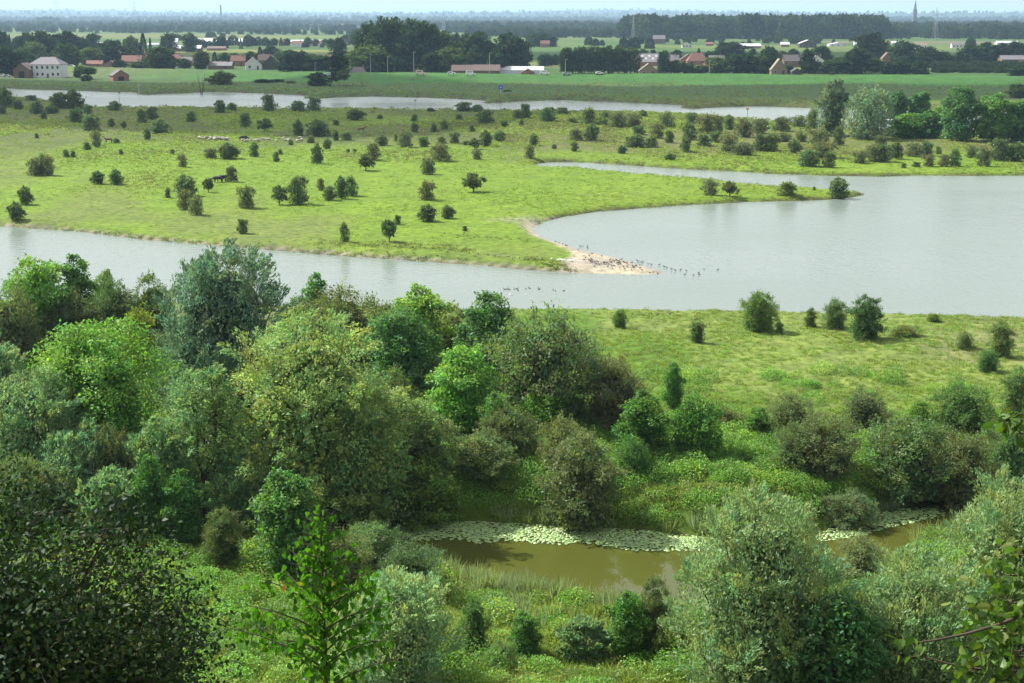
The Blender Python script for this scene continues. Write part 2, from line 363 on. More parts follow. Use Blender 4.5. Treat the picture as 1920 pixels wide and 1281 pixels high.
def jitter_col(rng, base, clump, n, amt=.16, camt=.16, warm=None, wfrac=0):
    base = np.asarray(base, float); c = np.repeat(base[None], n, 0)
    cv = rng.normal(0, camt, clump.max()+1)[clump]; lv = rng.normal(0, amt, n)
    c = c*np.clip(1 + cv + lv, .45, 1.7)[:, None]
    hue = rng.normal(0, .10, clump.max()+1)[clump] + rng.normal(0, .06, n)
    c[:, 0] *= np.clip(1+hue*1.3, .6, 1.6); c[:, 2] *= np.clip(1-hue, .5, 1.5)
    if warm is not None:
        k = (rng.random(clump.max()+1) < wfrac)[clump] & (rng.random(n) < .7)
        c[k] = np.asarray(warm)*np.clip(1+rng.normal(0, .2, (k.sum(), 1)), .5, 1.6)
    return c
def crown_lobes(rng, k, rx, ry, z0, z1, lr=.42, prof='dome'):
    """lobe centres inside a dome- or egg-shaped envelope and their radii"""
    m_ = k*7; zf = rng.uniform(0, 1, m_)
    if prof == 'dome': pr = np.sqrt(np.clip(1-(np.clip(zf-.25, 0, 1)/.77)**3, 0.02, 1))*(.80+.2*sstep(0, .3, zf))
    else: pr = np.sqrt(np.clip(1-((zf-.42)/.60)**2, .05, 1))
    a = rng.uniform(0, 6.283, m_); q = rng.uniform(.15, 1, m_)**.5*.74
    c = np.stack([np.cos(a)*q*pr, np.sin(a)*q*pr, zf*1.3], -1)
    sel = [int(np.argmax(zf))]
    for _ in range(k-1):
        d = np.min(np.linalg.norm(c[:, None]-c[sel][None], axis=-1), 1); sel.append(int(np.argmax(d*rng.uniform(.7, 1, len(d)))))
    c = c[sel]; zf = zf[sel]; pr = pr[sel]
    C = np.stack([c[:, 0]*rx, c[:, 1]*ry, z0 + (z1-z0)*(.08+.84*zf)], -1)
    Rr = rng.uniform(.75, 1.2, k)*lr*min((rx+ry)/2, (z1-z0)*.62)*np.clip(pr*1.15, .85, 1.05)
    return C, Rr
def make_tree(name, seed, rx, h, z0=None, ry=None, kind='ash', n=16000, leaf=(.30, .17), col=(.06, .11, .02), warm=None, wfrac=0, lobes=12, lr=.42, trunk=.022, lean=0, mat=None, wind=(0, 0), stems=1, up=.35, camt=.16, bare=0, sub=(10, 16), bmat=None, skirt=0, prof='dome', fillf=.30, core=.22, csize=1.0, shoots=.26):
    """returns (crown mesh, trunk mesh); unit metres, base at origin"""
    rng = np.random.default_rng(seed); ry = ry or rx; z0 = h*.18 if z0 is None else z0
    C, Rr = crown_lobes(rng, lobes, rx, ry, z0, h, lr, prof)
    C[:, 2] = np.minimum(C[:, 2], h - Rr*.75); C[:, 2] = np.maximum(C[:, 2], z0 + Rr*.30)
    C[:, 0] += wind[0]*C[:, 2]; C[:, 1] += wind[1]*C[:, 2]; C[:, 0] += lean*C[:, 2]
    if skirt:                                   # growth down to the ground all round
        a = rng.uniform(0, 6.28, skirt); rr = rng.uniform(.55, .9, skirt)
        C = np.concatenate([C, np.stack([np.cos(a)*rr*rx, np.sin(a)*rr*ry, rng.uniform(.05, .2, skirt)*h], -1)]); Rr = np.concatenate([Rr, rng.uniform(.2, .3, skirt)*rx])
    # sub clumps on the lobe surfaces
    SC = []; SR = []; SD = []; SL = []
    for i in range(len(C)):
        m_ = rng.integers(*sub); u = rdir(rng, m_); out = unit(C[i]-np.array([0, 0, z0+(h-z0)*.35]))
        u = unit(u + out*.55 + np.array([0, 0, up])); SC.append(C[i]+u*Rr[i]*rng.uniform(.45, 1.02, (m_, 1))); SR.append(Rr[i]*rng.uniform(.26, .46, m_)); SD.append(u); SL.append(np.full(m_, i))
    SC = np.concatenate(SC); SR = np.concatenate(SR); SD = np.concatenate(SD); SL = np.concatenate(SL)
    wgt = SR**2; cl = rng.choice(len(SC), n, p=wgt/wgt.sum())
    if kind in ('ash', 'haw', 'vine'):
        g = rng.normal(size=(n, 3)); g = unit(g)*rng.uniform(.25, 1.0, (n, 1))**.6
        sp = .95 if kind != 'haw' else 1.15
        P = SC[cl] + g*SR[cl][:, None]*sp*np.array([1, 1, .8])
        if kind == 'haw': D = unit(rdir(rng, n)*.8 + SD[cl]*.7 + np.array([0, 0, .25]))
        elif kind == 'vine': D = unit(rdir(rng, n)*.7 + SD[cl]*.5 + np.array([0, 0, -.5]))
        else: D = unit(rdir(rng, n)*.9 + g*.5 + np.array([0, 0, -.25]))
        Nn = unit(rdir(rng, n)*.7 + np.array([0, 0, .7]) + SD[cl]*.6)
    else:                                       # willow plumes
        ln = SR*rng.uniform(2.2, 3.6, len(SR)); tt_ = rng.random(n)**.8
        ax = unit(SD*.75 + np.array([wind[0]*3.2, wind[1]*3.2, .9 if kind == 'plume' else .55]))
        droop = np.array([wind[0]*1.5, wind[1]*1.5, -.55 if kind == 'plume' else -.85])
        wob = rng.normal(size=(n, 3))*(SR[cl]*.30*(1.15-.75*tt_))[:, None]
        P = SC[cl] + ax[cl]*(ln[cl]*(tt_-.35))[:, None] + droop*(ln[cl]*.45*tt_**2)[:, None] + wob
        tan = unit(ax[cl] + droop*(.9*tt_)[:, None])
        D = unit(tan + rng.normal(size=(n, 3))*.27); Nn = rdir(rng, n)
    # part of the leaves closes the dome between the clumps
    fl = np.where(rng.random(n) < fillf)[0]; k = len(fl)
    zf = rng.uniform(0, 1, k)**.8; a = rng.uniform(0, 6.283, k)
    pr = np.sqrt(np.clip(1-(np.clip(zf-.25, 0, 1)/.77)**3, 0.02, 1)) if prof == 'dome' else np.sqrt(np.clip(1-((zf-.42)/.60)**2, .05, 1))
    bx, by = np.abs(P[:, 0]).max()*.80, np.abs(P[:, 1]).max()*.80; zt = np.percentile(P[:, 2], 98)
    lump = .80+.30*vn(a*3+10, zf*6, 1, seed % 97)
    q = rng.uniform(.72, 1.0, k)*lump
    Pf = np.stack([np.cos(a)*pr*bx*q + wind[0]*zf*h, np.sin(a)*pr*by*q + wind[1]*zf*h, z0 + (zt-z0)*zf*(.86+.14*lump)], -1)
    near_c = np.argmin(((Pf[:, None, :] - SC[None])**2).sum(-1), 1)
    P[fl] = Pf; cl[fl] = near_c
    # fit the foliage to the wanted width and height
    lo, hi = np.percentile(P, [.8, 99.2], axis=0); zh = np.percentile(P[:, 2], 99.6)
    fx, fy, fz = 2*rx/(hi[0]-lo[0]), 2*ry/(hi[1]-lo[1]), (h-z0)/(zh-z0); ox = (hi[0]+lo[0])/2*(1-min(1, abs(wind[0])*8+abs(lean)*8)); oy = (hi[1]+lo[1])/2
    for A_ in (P, SC, C): A_[:, 0] = (A_[:, 0]-ox)*fx; A_[:, 1] = (A_[:, 1]-oy)*fy; A_[:, 2] = z0+(A_[:, 2]-z0)*fz
    s = rng.uniform(.65, 1.3, n)
    if kind == 'haw':                           # wispy shoots beyond the outline
        k = np.where(rng.random(n) < shoots)[0]; j = cl[k]; tt_ = rng.random(len(k))
        shoot = unit(SD[j] + np.array([0, 0, .45]) + rdir(rng, len(SC))[j]*.5)
        P[k] = SC[j] + shoot*(SR[j]*(.3+1.9*tt_))[:, None] + rng.normal(size=(len(k), 3))*.035*r_(rx)
        D[k] = unit(shoot + rng.normal(size=(len(k), 3))*.6)
    # inner leaves that close the crown: larger sprays well inside the shell
    nc = int(n*core)
    if nc:
        k = rng.choice(n, nc, replace=False); zf = rng.random(nc); a = rng.uniform(0, 6.283, nc); q = np.sqrt(rng.random(nc))*.68
        pr = np.sqrt(np.clip(1-(np.clip(zf-.2, 0, 1)/.83)**2, 0, 1)) if prof == 'dome' else np.sqrt(np.clip(1-((zf-.42)/.60)**2, .05, 1))
        P[k] = np.stack([np.cos(a)*q*pr*rx + wind[0]*zf*h*.6, np.sin(a)*q*pr*ry + wind[1]*zf*h*.6, z0+(h-z0)*(.03+.80*zf)], -1)
        D[k] = rdir(rng, nc); Nn[k] = rdir(rng, nc); s[k] = rng.uniform(.8, 1.2, nc)*max(1.1, csize*(.085*min(rx, ry)+.13)/leaf[0]); wide = np.ones(n); wide[k] = min(2.6, max(1.0, .8*leaf[0]/leaf[1]))
    else: wide = np.ones(n)
    keep = P[:, 2] > .04*h*(1-bool(skirt)) + .05
    P, D, Nn, s, cl, wide = P[keep], D[keep], Nn[keep], s[keep], cl[keep], wide[keep]; n = len(P)
    V, Q = leaf_quads(P, D, Nn, leaf[0]*s, leaf[1]*s*wide)
    c = jitter_col(rng, col, cl, n, camt=camt, warm=warm, wfrac=wfrac)
    crown = mesh_np(name+'_crown', V, Q=Q, col=np.repeat(c, 4, 0), mats=[mat or FOL])
    # trunk, limbs and twigs
    segs = []; tr = trunk*h
    for st in range(stems):
        off = np.array([rng.normal()*.06*rx, rng.normal()*.06*ry, 0])*(stems > 1)
        top = np.array([lean*h*.6+wind[0]*h*.4+rng.normal()*.05*rx, wind[1]*h*.4+rng.normal()*.05*ry, z0+(h-z0)*.55]) + off*8
        trk = bez(off, off+np.array([0, 0, h*.3]), top, 7); k = 1/math.sqrt(stems)
        segs.append((trk, tr*k*np.linspace(1.15, .35, 7)))
        for i in range(len(C)):
            if i % stems != st: continue
            f = np.clip(.25+.7*(C[i, 2]-z0)/(h-z0)*rng.uniform(.5, .9), .15, .9); p0 = trk[int(f*6)]
            mid = (p0+C[i])/2 + np.array([0, 0, -.05*h]) + rng.normal(size=3)*.04*h
            segs.append((bez(p0, mid, C[i], 5), tr*k*np.linspace(.38, .12, 5)))
    tw = rng.choice(len(SC), min(len(SC), 70), replace=False)
    for j in tw:
        a = C[SL[j]]; e = SC[j] + SD[j]*SR[j]*(.5+bare)
        segs.append((bez(a, (a+e)/2+rng.normal(size=3)*.1*SR[j], e, 3), tr*np.array([.14, .08, .03])))
    V, Q = tubes(segs); V[:, 2] = np.maximum(V[:, 2], -.3)
    return crown, mesh_np(name+'_trunk', V, Q=Q, mats=[bmat or BARK], smooth=True)
def joined(name, crown, trunk):
    """small far plants: leaves and stems in one mesh with two materials"""
    a = np.empty(len(crown.vertices)*3, np.float32); crown.vertices.foreach_get('co', a); b = np.empty(len(trunk.vertices)*3, np.float32); trunk.vertices.foreach_get('co', b)
    qa = np.empty(len(crown.loops), np.int32); crown.loops.foreach_get('vertex_index', qa); qb = np.empty(len(trunk.loops), np.int32); trunk.loops.foreach_get('vertex_index', qb)
    c = np.empty(len(crown.vertices)*4, np.float32); crown.color_attributes['Col'].data.foreach_get('color', c)
    na = len(a)//3; Q = np.concatenate([qa.reshape(-1, 4), qb.reshape(-1, 4)+na]); V = np.concatenate([a, b]).reshape(-1, 3)
    col = np.concatenate([c.reshape(-1, 4)[:, :3], np.tile([.06, .05, .04], (len(b)//3, 1))])
    me = mesh_np(name, V, Q=Q, col=col, mats=[crown.materials[0], trunk.materials[0]], midx=np.concatenate([np.zeros(len(qa)//4), np.ones(len(qb)//4)]))
    bpy.data.meshes.remove(crown); bpy.data.meshes.remove(trunk)
    return me

# colours of the foliage kinds (leaf albedo)
C_WILLOW = (.250, .345, .180); C_WBLUE = (.130, .205, .135); C_WYEL = (.300, .410, .140); C_ASH = (.160, .295, .060); C_ASHD = (.100, .200, .065)
C_HAW = (.138, .208, .084); C_HAWB = (.155, .200, .088); C_HAWG = (.108, .185, .062); C_VINE = (.140, .275, .042)
# ---------------------------------------------------------------- near trees and shrubs: (x, y_base, width, y_top, kind, tint, label)
RNG = random.Random(5)
def hero_mesh(kind, seed, wm, hm, D=110):
    """kind -> meshes in real metres for a plant wm wide and hm tall"""
    r = wm/2; big = max(.5, min(2.3, r/3.0)); q = max(.86, min(1.1, D/115)); big *= .78/q**1.6
    if kind == 'silver':  return make_tree('silver_willow', seed, r, hm, kind='plume', n=int(25000*big), leaf=(.29*q, .098*q), col=C_WILLOW, lobes=18, lr=.36, mat=FOLW, wind=(.05, 0), z0=hm*.03, up=.5, camt=.12, fillf=.2, sub=(16, 24))
    if kind == 'wide':    return make_tree('silver_willow', seed, r, hm, kind='plume', n=int(34000*big), leaf=(.24*q, .078*q), col=C_WILLOW, lobes=24, lr=.34, mat=FOLW, wind=(.03, 0), z0=hm*.03, up=.5, camt=.12, fillf=.25, sub=(16, 24), prof='egg', csize=.6, core=.26)
    if kind == 'blue':    return make_tree('blue_willow', seed, r, hm, kind='plume', n=int(26000*big), leaf=(.31*q, .11*q), col=C_WBLUE, lobes=24, lr=.34, mat=FOLW, wind=(.05, 0), z0=hm*.03, up=.45, camt=.12, fillf=.2, sub=(16, 24))
    if kind == 'yellow':  return make_tree('yellow_willow', seed, r, hm, kind='weep', n=int(22000*big), leaf=(.28*q, .13*q), col=C_WYEL, lobes=26, lr=.32, mat=FOLW, wind=(.02, 0), z0=hm*.02, up=.6, camt=.15, fillf=.25, sub=(14, 20))
    if kind == 'lean':    return make_tree('leaning_willow', seed, r, hm, kind='weep', n=int(17000*big), leaf=(.28*q, .10*q), col=C_WILLOW, lobes=14, lr=.36, mat=FOLW, z0=hm*.38, up=.6, camt=.12, lean=.10, trunk=.035, core=.03)
    if kind == 'ash':     return make_tree('ash', seed, r, hm, kind='ash', n=int(12000*big), leaf=(.29*q, .18*q), col=C_ASH, lobes=22, lr=.33, z0=hm*.10, up=.55, camt=.14)
    if kind == 'ashd':    return make_tree('dark_ash', seed, r, hm, kind='ash', n=int(12000*big), leaf=(.29*q, .18*q), col=C_ASHD, lobes=18, lr=.36, z0=hm*.10, up=.5, camt=.14)
LIB = {}
def lib_mesh(kind, seed, wm, hm):
    """shrub kinds share a few meshes; returns meshes and the scale that fits them"""
    tall = hm/wm > 1.25; v = seed % 3; key = (kind, tall, v)
    if key not in LIB:
        r, h = (2.6, 5.0) if not tall else (2.0, 6.0)
        a = dict(haw=dict(kind='haw', n=14000, leaf=(.17, .075), col=C_HAW, lobes=18, lr=.34, z0=.05, stems=4, trunk=.03, up=.5, bare=.35, warm=(.165, .165, .085), wfrac=.15),
                 hawb=dict(kind='haw', n=14000, leaf=(.16, .070), col=C_HAWB, lobes=18, lr=.34, z0=.05, stems=4, trunk=.03, up=.55, bare=.45, warm=(.140, .150, .060), wfrac=.3),
                 hawg=dict(kind='haw', n=14000, leaf=(.17, .085), col=C_HAWG, lobes=18, lr=.34, z0=.05, stems=4, trunk=.03, up=.5, bare=.25),
                 vine=dict(kind='vine', n=11000, leaf=(.19, .15), col=C_VINE, lobes=14, lr=.40, z0=0.02, stems=2, up=.4, skirt=9, warm=(.08, .16, .04), wfrac=.2),
                 sapling=dict(kind='ash', n=9000, leaf=(.22, .12), col=(.11, .205, .045), lobes=14, lr=.40, z0=.15, up=.8, prof='egg'),
                 low=dict(kind='haw', n=8000, leaf=(.22, .12), col=(.13, .185, .055), lobes=12, lr=.42, z0=0.01, stems=3, up=.6, skirt=5))[kind]
        LIB[key] = (*make_tree(WORD[kind][0], 700+len(LIB), r, h, **a), r, h)
    cr, tr, r, h = LIB[key]
    return cr, tr, (wm/2/r, wm/2/r, hm/h)
WORD = {'silver': ('willow_tree', 'willow'), 'blue': ('willow_tree', 'willow'), 'yellow': ('willow_tree', 'willow'), 'lean': ('willow_tree', 'willow'), 'wide': ('willow_tree', 'willow'), 'ash': ('ash_tree', 'tree'), 'ashd': ('ash_tree', 'tree'), 'haw': ('hawthorn_shrub', 'shrub'),
        'hawb': ('hawthorn_shrub', 'shrub'), 'hawg': ('hawthorn_shrub', 'shrub'), 'vine': ('vine_covered_shrub', 'shrub'), 'sapling': ('young_tree', 'tree'), 'low': ('low_shrub', 'shrub')}
NEAR = [
 # far row of the left thicket, against the water
 (82, 668, 135, 484, 'ash', (1.05,1.05,.9), 'bright green ash tree at far left, rising in front of the glittering water'),
 (152, 655, 70, 477, 'ashd', (1.1,1.15,.9), 'slim green ash tree just right of the far-left bright ash'),
 (28, 690, 120, 545, 'hawb', (1,1,1), 'brown hawthorn cut by the left edge, below the water'),
 (142, 672, 115, 552, 'hawb', (.8,.8,.8), 'dark brown rounded hawthorn under the two far-left ash trees'),
 (222, 672, 100, 527, 'haw', (.75,.8,.8), 'dark upright hawthorn between brown dome and big blue-green willow'),
 (292, 668, 90, 517, 'haw', (1,1,.9), 'thin pale olive thorn with spiky top left of the big blue-green willow'),
 (262, 705, 80, 585, 'low', (1.5,1.25,.6), 'yellowish shrub wedged at the left foot of the blue-green willow'),
 (205, 640, 60, 508, 'sapling', (1.1,1.1,.9), 'light green sapling top showing above dark thorns at left'),
 (595, 650, 52, 514, 'ashd', (1,1.15,1), 'small pointed green tree standing alone above brown thorns right of the willow'),
 (640, 690, 190, 545, 'hawb', (1.05,1.05,.9), 'wide brown hawthorn dome right of the blue-green willow, against the water'),
 (560, 690, 90, 560, 'haw', (1,1.05,.9), 'olive thorn tucked at the right flank of the blue-green willow'),
 (730, 680, 70, 572, 'haw', (.95,1,.9), 'narrow olive thorn between wide brown dome and yellow-green tree'),
 (792, 715, 112, 536, 'ash', (1.15,1.05,.85), 'yellow-green leafy tree behind the round ash, near the water'),
 (850, 700, 80, 575, 'hawb', (1,1,.9), 'brown thorn wedged between yellow-green tree and dark ash'),
 (915, 735, 118, 548, 'ashd', (.95,1.0,.95), 'dark green tall ash at the right end of the tree belt, touching the water line'),
 (420, 790, 262, 462, 'blue', (1,1,1), 'largest blue-green willow, windswept dome towering over the left thicket'),
 (755, 745, 138, 580, 'ashd', (1.0,1.05,1.0), 'round glossy dark green ash in the middle of the thicket'),
 (1022, 800, 200, 592, 'haw', (1,1,1.05), 'widest grey-brown hawthorn at the edge of the near meadow'),
 (1090, 735, 120, 640, 'haw', (.9,1,.9), 'grey-green thorn bulging right behind the widest hawthorn'),
 (1150, 808, 130, 675, 'hawb', (.95,.85,.9), 'reddish brown hawthorn right of the widest grey-brown hawthorn'),
 (1262, 765, 42, 680, 'sapling', (.75,1.0,.9), 'narrow dark green columnar tree standing at the meadow edge'),
 (175, 860, 270, 604, 'ash', (1.0,1.02,.95), 'broad bright green ash with many rounded clumps at left'),
 (378, 800, 90, 655, 'ashd', (1,1.1,1), 'small dark green ash squeezed between blue-green and yellow-green willows'),
 (585, 965, 335, 590, 'yellow', (1,1,1), 'huge yellow-green willow with feathery crown, centre left'),
 (690, 930, 150, 735, 'yellow', (.85,.92,.9), 'right-hand lower crown of willow beside the huge yellow-green one'),
 (740, 815, 85, 695, 'haw', (1.15,1.1,.9), 'olive hawthorn between huge yellow-green willow and the trunked ash'),
 (870, 822, 132, 652, 'ash', (.92,1.02,.95), 'green ash with clearly visible short dark trunk, middle of the thicket'),
 (930, 850, 70, 735, 'sapling', (1,1,1), 'light green sapling at the right foot of the trunked ash'),
 (1010, 820, 115, 730, 'vine', (1.1,1.1,.9), 'bright green vine-smothered mound below the widest hawthorn'),
 (1205, 860, 98, 735, 'vine', (.75,.85,.9), 'vine-draped tent-shaped shrub, left of the two on the green bank'),
 (1302, 858, 98, 742, 'vine', (.75,.8,.85), 'vine-draped tent-shaped shrub, right of the two on the green bank'),
 (792, 895, 125, 758, 'haw', (1,1.02,.9), 'olive hawthorn dome directly below the trunked ash, left side'),
 (955, 865, 110, 768, 'hawb', (.95,1.0,.9), 'brownish thorn directly below the bright vine mound'),
 (1055, 885, 105, 785, 'hawb', (1.05,1,.85), 'low brown thorn left of the small round green bush on the bank'),
 (900, 945, 135, 815, 'haw', (1.1,1.05,.85), 'olive-yellow thorn overhanging the lily pads, left of the tall brown one'),
 (1090, 988, 140, 818, 'hawb', (1,1,.95), 'tall brown hawthorn standing at the pond edge behind lily pads'),
 (1187, 885, 62, 822, 'hawg', (.9,1.1,.9), 'small round green bush on the vine-covered bank above the pond'),
 (800, 978, 130, 865, 'low', (1.0,1.15,.7), 'light green leafy shrub leaning over the left end of the lily pads'),
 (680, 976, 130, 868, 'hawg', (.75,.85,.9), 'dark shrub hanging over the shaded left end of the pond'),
 # near meadow bushes
 (1422, 620, 72, 548, 'hawg', (1.35,1.25,1), 'fresh green rounded bush at the water edge of the near meadow'),
 (1519, 613, 22, 578, 'low', (1,1.05,1), 'tiny upright bush between the two larger waterside bushes'),
 (1565, 616, 46, 562, 'haw', (.95,1,1.05), 'thin see-through grey bush left of the dark waterside hawthorn'),
 (1622, 636, 64, 556, 'hawg', (.75,.8,.9), 'dark upright hawthorn at the water edge of the near meadow'),
 (1750, 602, 28, 588, 'low', (1.2,1.2,.9), 'very low green bush breaking the shoreline right of the dark hawthorn'),
 (1875, 670, 48, 603, 'hawb', (.9,1,.85), 'vase-shaped brown hawthorn on the right of the near meadow'),
 (1808, 653, 32, 622, 'hawb', (1,1.05,.95), 'small brown bush left of the vase-shaped hawthorn'),
 (1852, 697, 44, 658, 'hawg', (.85,.95,.95), 'small rounded green bush just below the vase-shaped hawthorn'),
 (1307, 642, 30, 597, 'haw', (1.05,1.05,.95), 'wispy brown-green bush alone on the near meadow, left of the waterside group'),
 (1162, 615, 28, 581, 'hawg', (1.1,1.1,.9), 'small egg-shaped bush alone at the shore, left part of the near meadow'),
 (1461, 628, 16, 602, 'haw', (.9,1,.9), 'tiny bush at the right foot of the fresh green waterside bush'),
 (1698, 630, 56, 610, 'low', (1.1,1,.95), 'low grey-green tangle right of the dark waterside hawthorn'),
 (1480, 815, 105, 742, 'hawb', (.95,1,.85), 'brown hawthorn on the meadow, left of the grey dome'),
 (1622, 812, 88, 735, 'haw', (.9,.85,.95), 'grey-brown dome hawthorn in the middle of the lower meadow'),
 (1800, 812, 108, 725, 'hawg', (1.0,1.05,.9), 'green spreading hawthorn on the lower meadow, right of the grey dome'),
 (1421, 822, 44, 765, 'vine', (.8,.85,.9), 'small dark vine-wrapped stump-like shrub below the brown meadow hawthorn'),
 (1358, 800, 70, 765, 'low', (1.15,1.0,.95), 'low brownish tangle right of the right tent-shaped shrub'),
 (1905, 778, 60, 690, 'haw', (1,1.05,.9), 'olive bush cut by the right edge, halfway down the near meadow'),
 (1490, 890, 90, 795, 'haw', (.95,.95,.95), 'grey-olive thorn on the pond bank, left one of the pair'),
 (1548, 895, 125, 785, 'hawb', (.95,.95,.9), 'broad brown thorn on the pond bank, right one of the pair'),
 (1720, 835, 66, 752, 'sapling', (1.2,1.1,.8), 'pale yellow-green sapling rising from the thorns at right'),
 (1690, 940, 175, 790, 'haw', (.9,1,.9), 'large dark olive thicket at the pond bend'),
 (1800, 945, 130, 815, 'hawb', (.95,.9,.9), 'brown hawthorn right of the pond-bend thicket'),
 (1682, 940, 66, 862, 'sapling', (1.7,1.25,.5), 'yellow-tipped sapling at the water of the pond bend'),
 (1890, 915, 100, 795, 'haw', (.85,.95,.9), 'dark olive thorn at the right edge above the pond channel'),
 (1600, 985, 90, 925, 'haw', (1.15,1.15,1.25), 'grey-leaved low shrub overhanging the lily pads at the pond bend'),
 (1565, 980, 60, 930, 'haw', (1,.95,.95), 'small brown-grey shrub left of the grey-leaved one at the pond bend'),
 # left thicket, middle and near
 (72, 905, 200, 690, 'silver', (.95,1.05,.95), 'grey-green willow with feathery top at left, below the broad bright ash'),
 (10, 880, 130, 650, 'silver', (.85,.9,.85), 'grey-green willow cut by the left edge'),
 (150, 960, 170, 800, 'silver', (.9,1.02,.95), 'low grey willow in front of the feathery left one'),
 (60, 985, 150, 860, 'haw', (1,1,.9), 'olive shrub just above the dark foreground oak'),
 (388, 925, 135, 690, 'lean', (1.0,1.1,.8), 'open willow with leaning dark trunk left of the huge yellow-green willow'),
 (300, 925, 130, 785, 'silver', (.95,1.08,.9), 'bushy grey-green willow left of the leaning willow'),
 (215, 930, 80, 800, 'haw', (.95,.8,.8), 'reddish brown dead-looking shrub among the left willows'),
 (465, 975, 200, 835, 'silver', (.95,1.08,.85), 'rounded willow with arching boughs below the huge yellow-green willow'),
 (285, 1015, 80, 855, 'sapling', (.8,1,.85), 'dark green upright sapling, left one of the pair below the willows'),
 (345, 1022, 85, 882, 'sapling', (.7,.9,.85), 'dark green upright sapling, right one of the pair below the willows'),
 (205, 1005, 120, 885, 'silver', (.9,1.02,.9), 'pale fine-leaved shrub left of the pair of dark saplings'),
 (420, 1062, 75, 955, 'hawb', (.9,1,.8), 'bare-stemmed brown bush beside the sunny clearing'),
 (545, 1075, 130, 885, 'ashd', (1.1,1.15,.8), 'dark leafy tree behind the foreground heart-leaved sapling'),
 (640, 1095, 110, 1005, 'hawb', (1,1.05,.85), 'brown-green shrub at the left pond bank, behind the heart-leaved sapling'),
 (700, 1060, 115, 985, 'haw', (1,1.1,1), 'grey-green rounded shrub on the left pond bank, upper one'),
 (770, 1112, 115, 1022, 'haw', (.82,.95,1), 'grey-green rounded shrub on the left pond bank, lower one'),
 (745, 1285, 215, 1070, 'wide', (1.05,1.08,1), 'silver plumed willow bush behind the heart-leaved sapling'),
 (890, 1222, 56, 1128, 'hawg', (.9,1,.9), 'small dark bush with yellow leaves, leftmost in the lower clearing'),
 (985, 1228, 58, 1148, 'vine', (.7,.85,.9), 'dark green leafy bush, second from left in the lower clearing'),
 (940, 1265, 66, 1203, 'haw', (1,1.1,.85), 'lowest small round bush in the lower clearing'),
 (1090, 1232, 80, 1165, 'silver', (.8,.9,.8), 'sprawling grey-leaved bush left of the tall leafy sapling'),
 (1175, 1232, 84, 1108, 'sapling', (.95,1.15,.8), 'tall leafy green sapling in the lower clearing, beside a brown shrub'),
 (1228, 1228, 66, 1085, 'hawb', (.8,.85,.85), 'dark brown shrub between leafy sapling and the big silver willow'),
 (1265, 1240, 80, 1155, 'low', (1.4,1.35,1), 'pale yellow-green shrub at the left foot of the big silver willow'),
 (1612, 1090, 92, 1005, 'hawb', (1.15,1.1,1.15), 'dry brown shrub between the two big foreground willows'),
 # big foreground willows on the right
 (1412, 1335, 305, 916, 'wide', (1.06,1.06,.9), 'big silver willow with wind-blown plumes in the right foreground'),
 (1875, 1300, 300, 903, 'wide', (1.05,1.05,.85), 'tall pale willow at the right edge of the foreground'),
 (1700, 1330, 270, 1040, 'wide', (1.0,1.04,.88), 'rounded pale willow between the big silver and right-edge willows'),
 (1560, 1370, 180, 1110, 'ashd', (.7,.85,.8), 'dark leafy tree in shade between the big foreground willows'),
]
n_tri = 0
for i, (x, yb, wd, yt, kind, tint, label) in enumerate(NEAR):
    X, Y, Z = gpt(x, yb); s = mpp(X, Y, Z); hm = ztop(Y, yt) - Z; wm = wd*s
    rz = 0; sc = (1, 1, 1)
    if kind in ('silver', 'blue', 'yellow', 'lean', 'wide', 'ash', 'ashd'): cr, tr = hero_mesh(kind, 100+i, wm, hm, Y); n_tri += 2*len(cr.polygons)+2*len(tr.polygons)
    else: cr, tr, sc = lib_mesh(kind, i, wm, hm); rz = RNG.uniform(0, 6.28)
    nm, cat = WORD[kind]
    e = empty(nm, (X, Y, Z-.05), rz, sc)
    tag(e, label, cat, {'willow': 'willows of the riverside thicket', 'tree': 'leafy trees of the riverside thicket', 'shrub': 'shrubs of the near bank'}[cat])
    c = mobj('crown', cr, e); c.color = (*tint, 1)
    mobj('trunk' if cat != 'shrub' else 'stem', tr, e)
n_tri += sum(2*len(a.polygons)+2*len(b.polygons) for a, b, _, _ in LIB.values())
print('near plants', len(NEAR), 'tris', n_tri)
# ---------------------------------------------------------------- meadow bushes between the waters: (x, y_base, width, height) in photo pixels
def mid_proto(k, seed):
    r, h = 2.0, 3.6
    a = dict(dome=dict(kind='haw', n=2600, leaf=(.34, .19), col=(.112, .168, .078), shoots=.08, lobes=11, lr=.44, z0=.05, stems=3, trunk=.03, up=.5, bare=.5, sub=(7, 10)),
             brown=dict(kind='haw', n=2300, leaf=(.33, .16), col=(.145, .172, .090), shoots=.14, lobes=11, lr=.42, z0=.05, stems=3, trunk=.03, up=.6, bare=.6, sub=(7, 10)),
             light=dict(kind='haw', n=2600, leaf=(.34, .19), col=(.165, .225, .075), shoots=.1, lobes=12, lr=.42, z0=.02, stems=3, trunk=.03, up=.5, bare=.4, sub=(7, 10)),
             tree=dict(kind='haw', n=2000, leaf=(.40, .24), col=(.120, .168, .075), shoots=.08, lobes=9, lr=.46, z0=1.0, stems=1, trunk=.045, up=.4, bare=.4, sub=(7, 10), prof='egg', fillf=.1))[k]
    cr, tr = make_tree('meadow_bush', seed, r, h, **a)
    return joined('meadow_bush', cr, tr)
MID = {k: [mid_proto(k, 900+31*j+sum(map(ord, k))) for j in range(n)] for k, n in (('dome', 5), ('brown', 3), ('light', 3), ('tree', 3))}
def spec(s):
    out = []
    for tok in s.split():
        k = 'd'
        if tok[-1].isalpha(): k = tok[-1]; tok = tok[:-1]
        x, y, w_, h_ = (float(v) for v in tok.split(',')); out.append((x, y, w_, h_, {'d': 'dome', 'b': 'brown', 'l': 'light', 't': 'tree'}[k]))
    return out
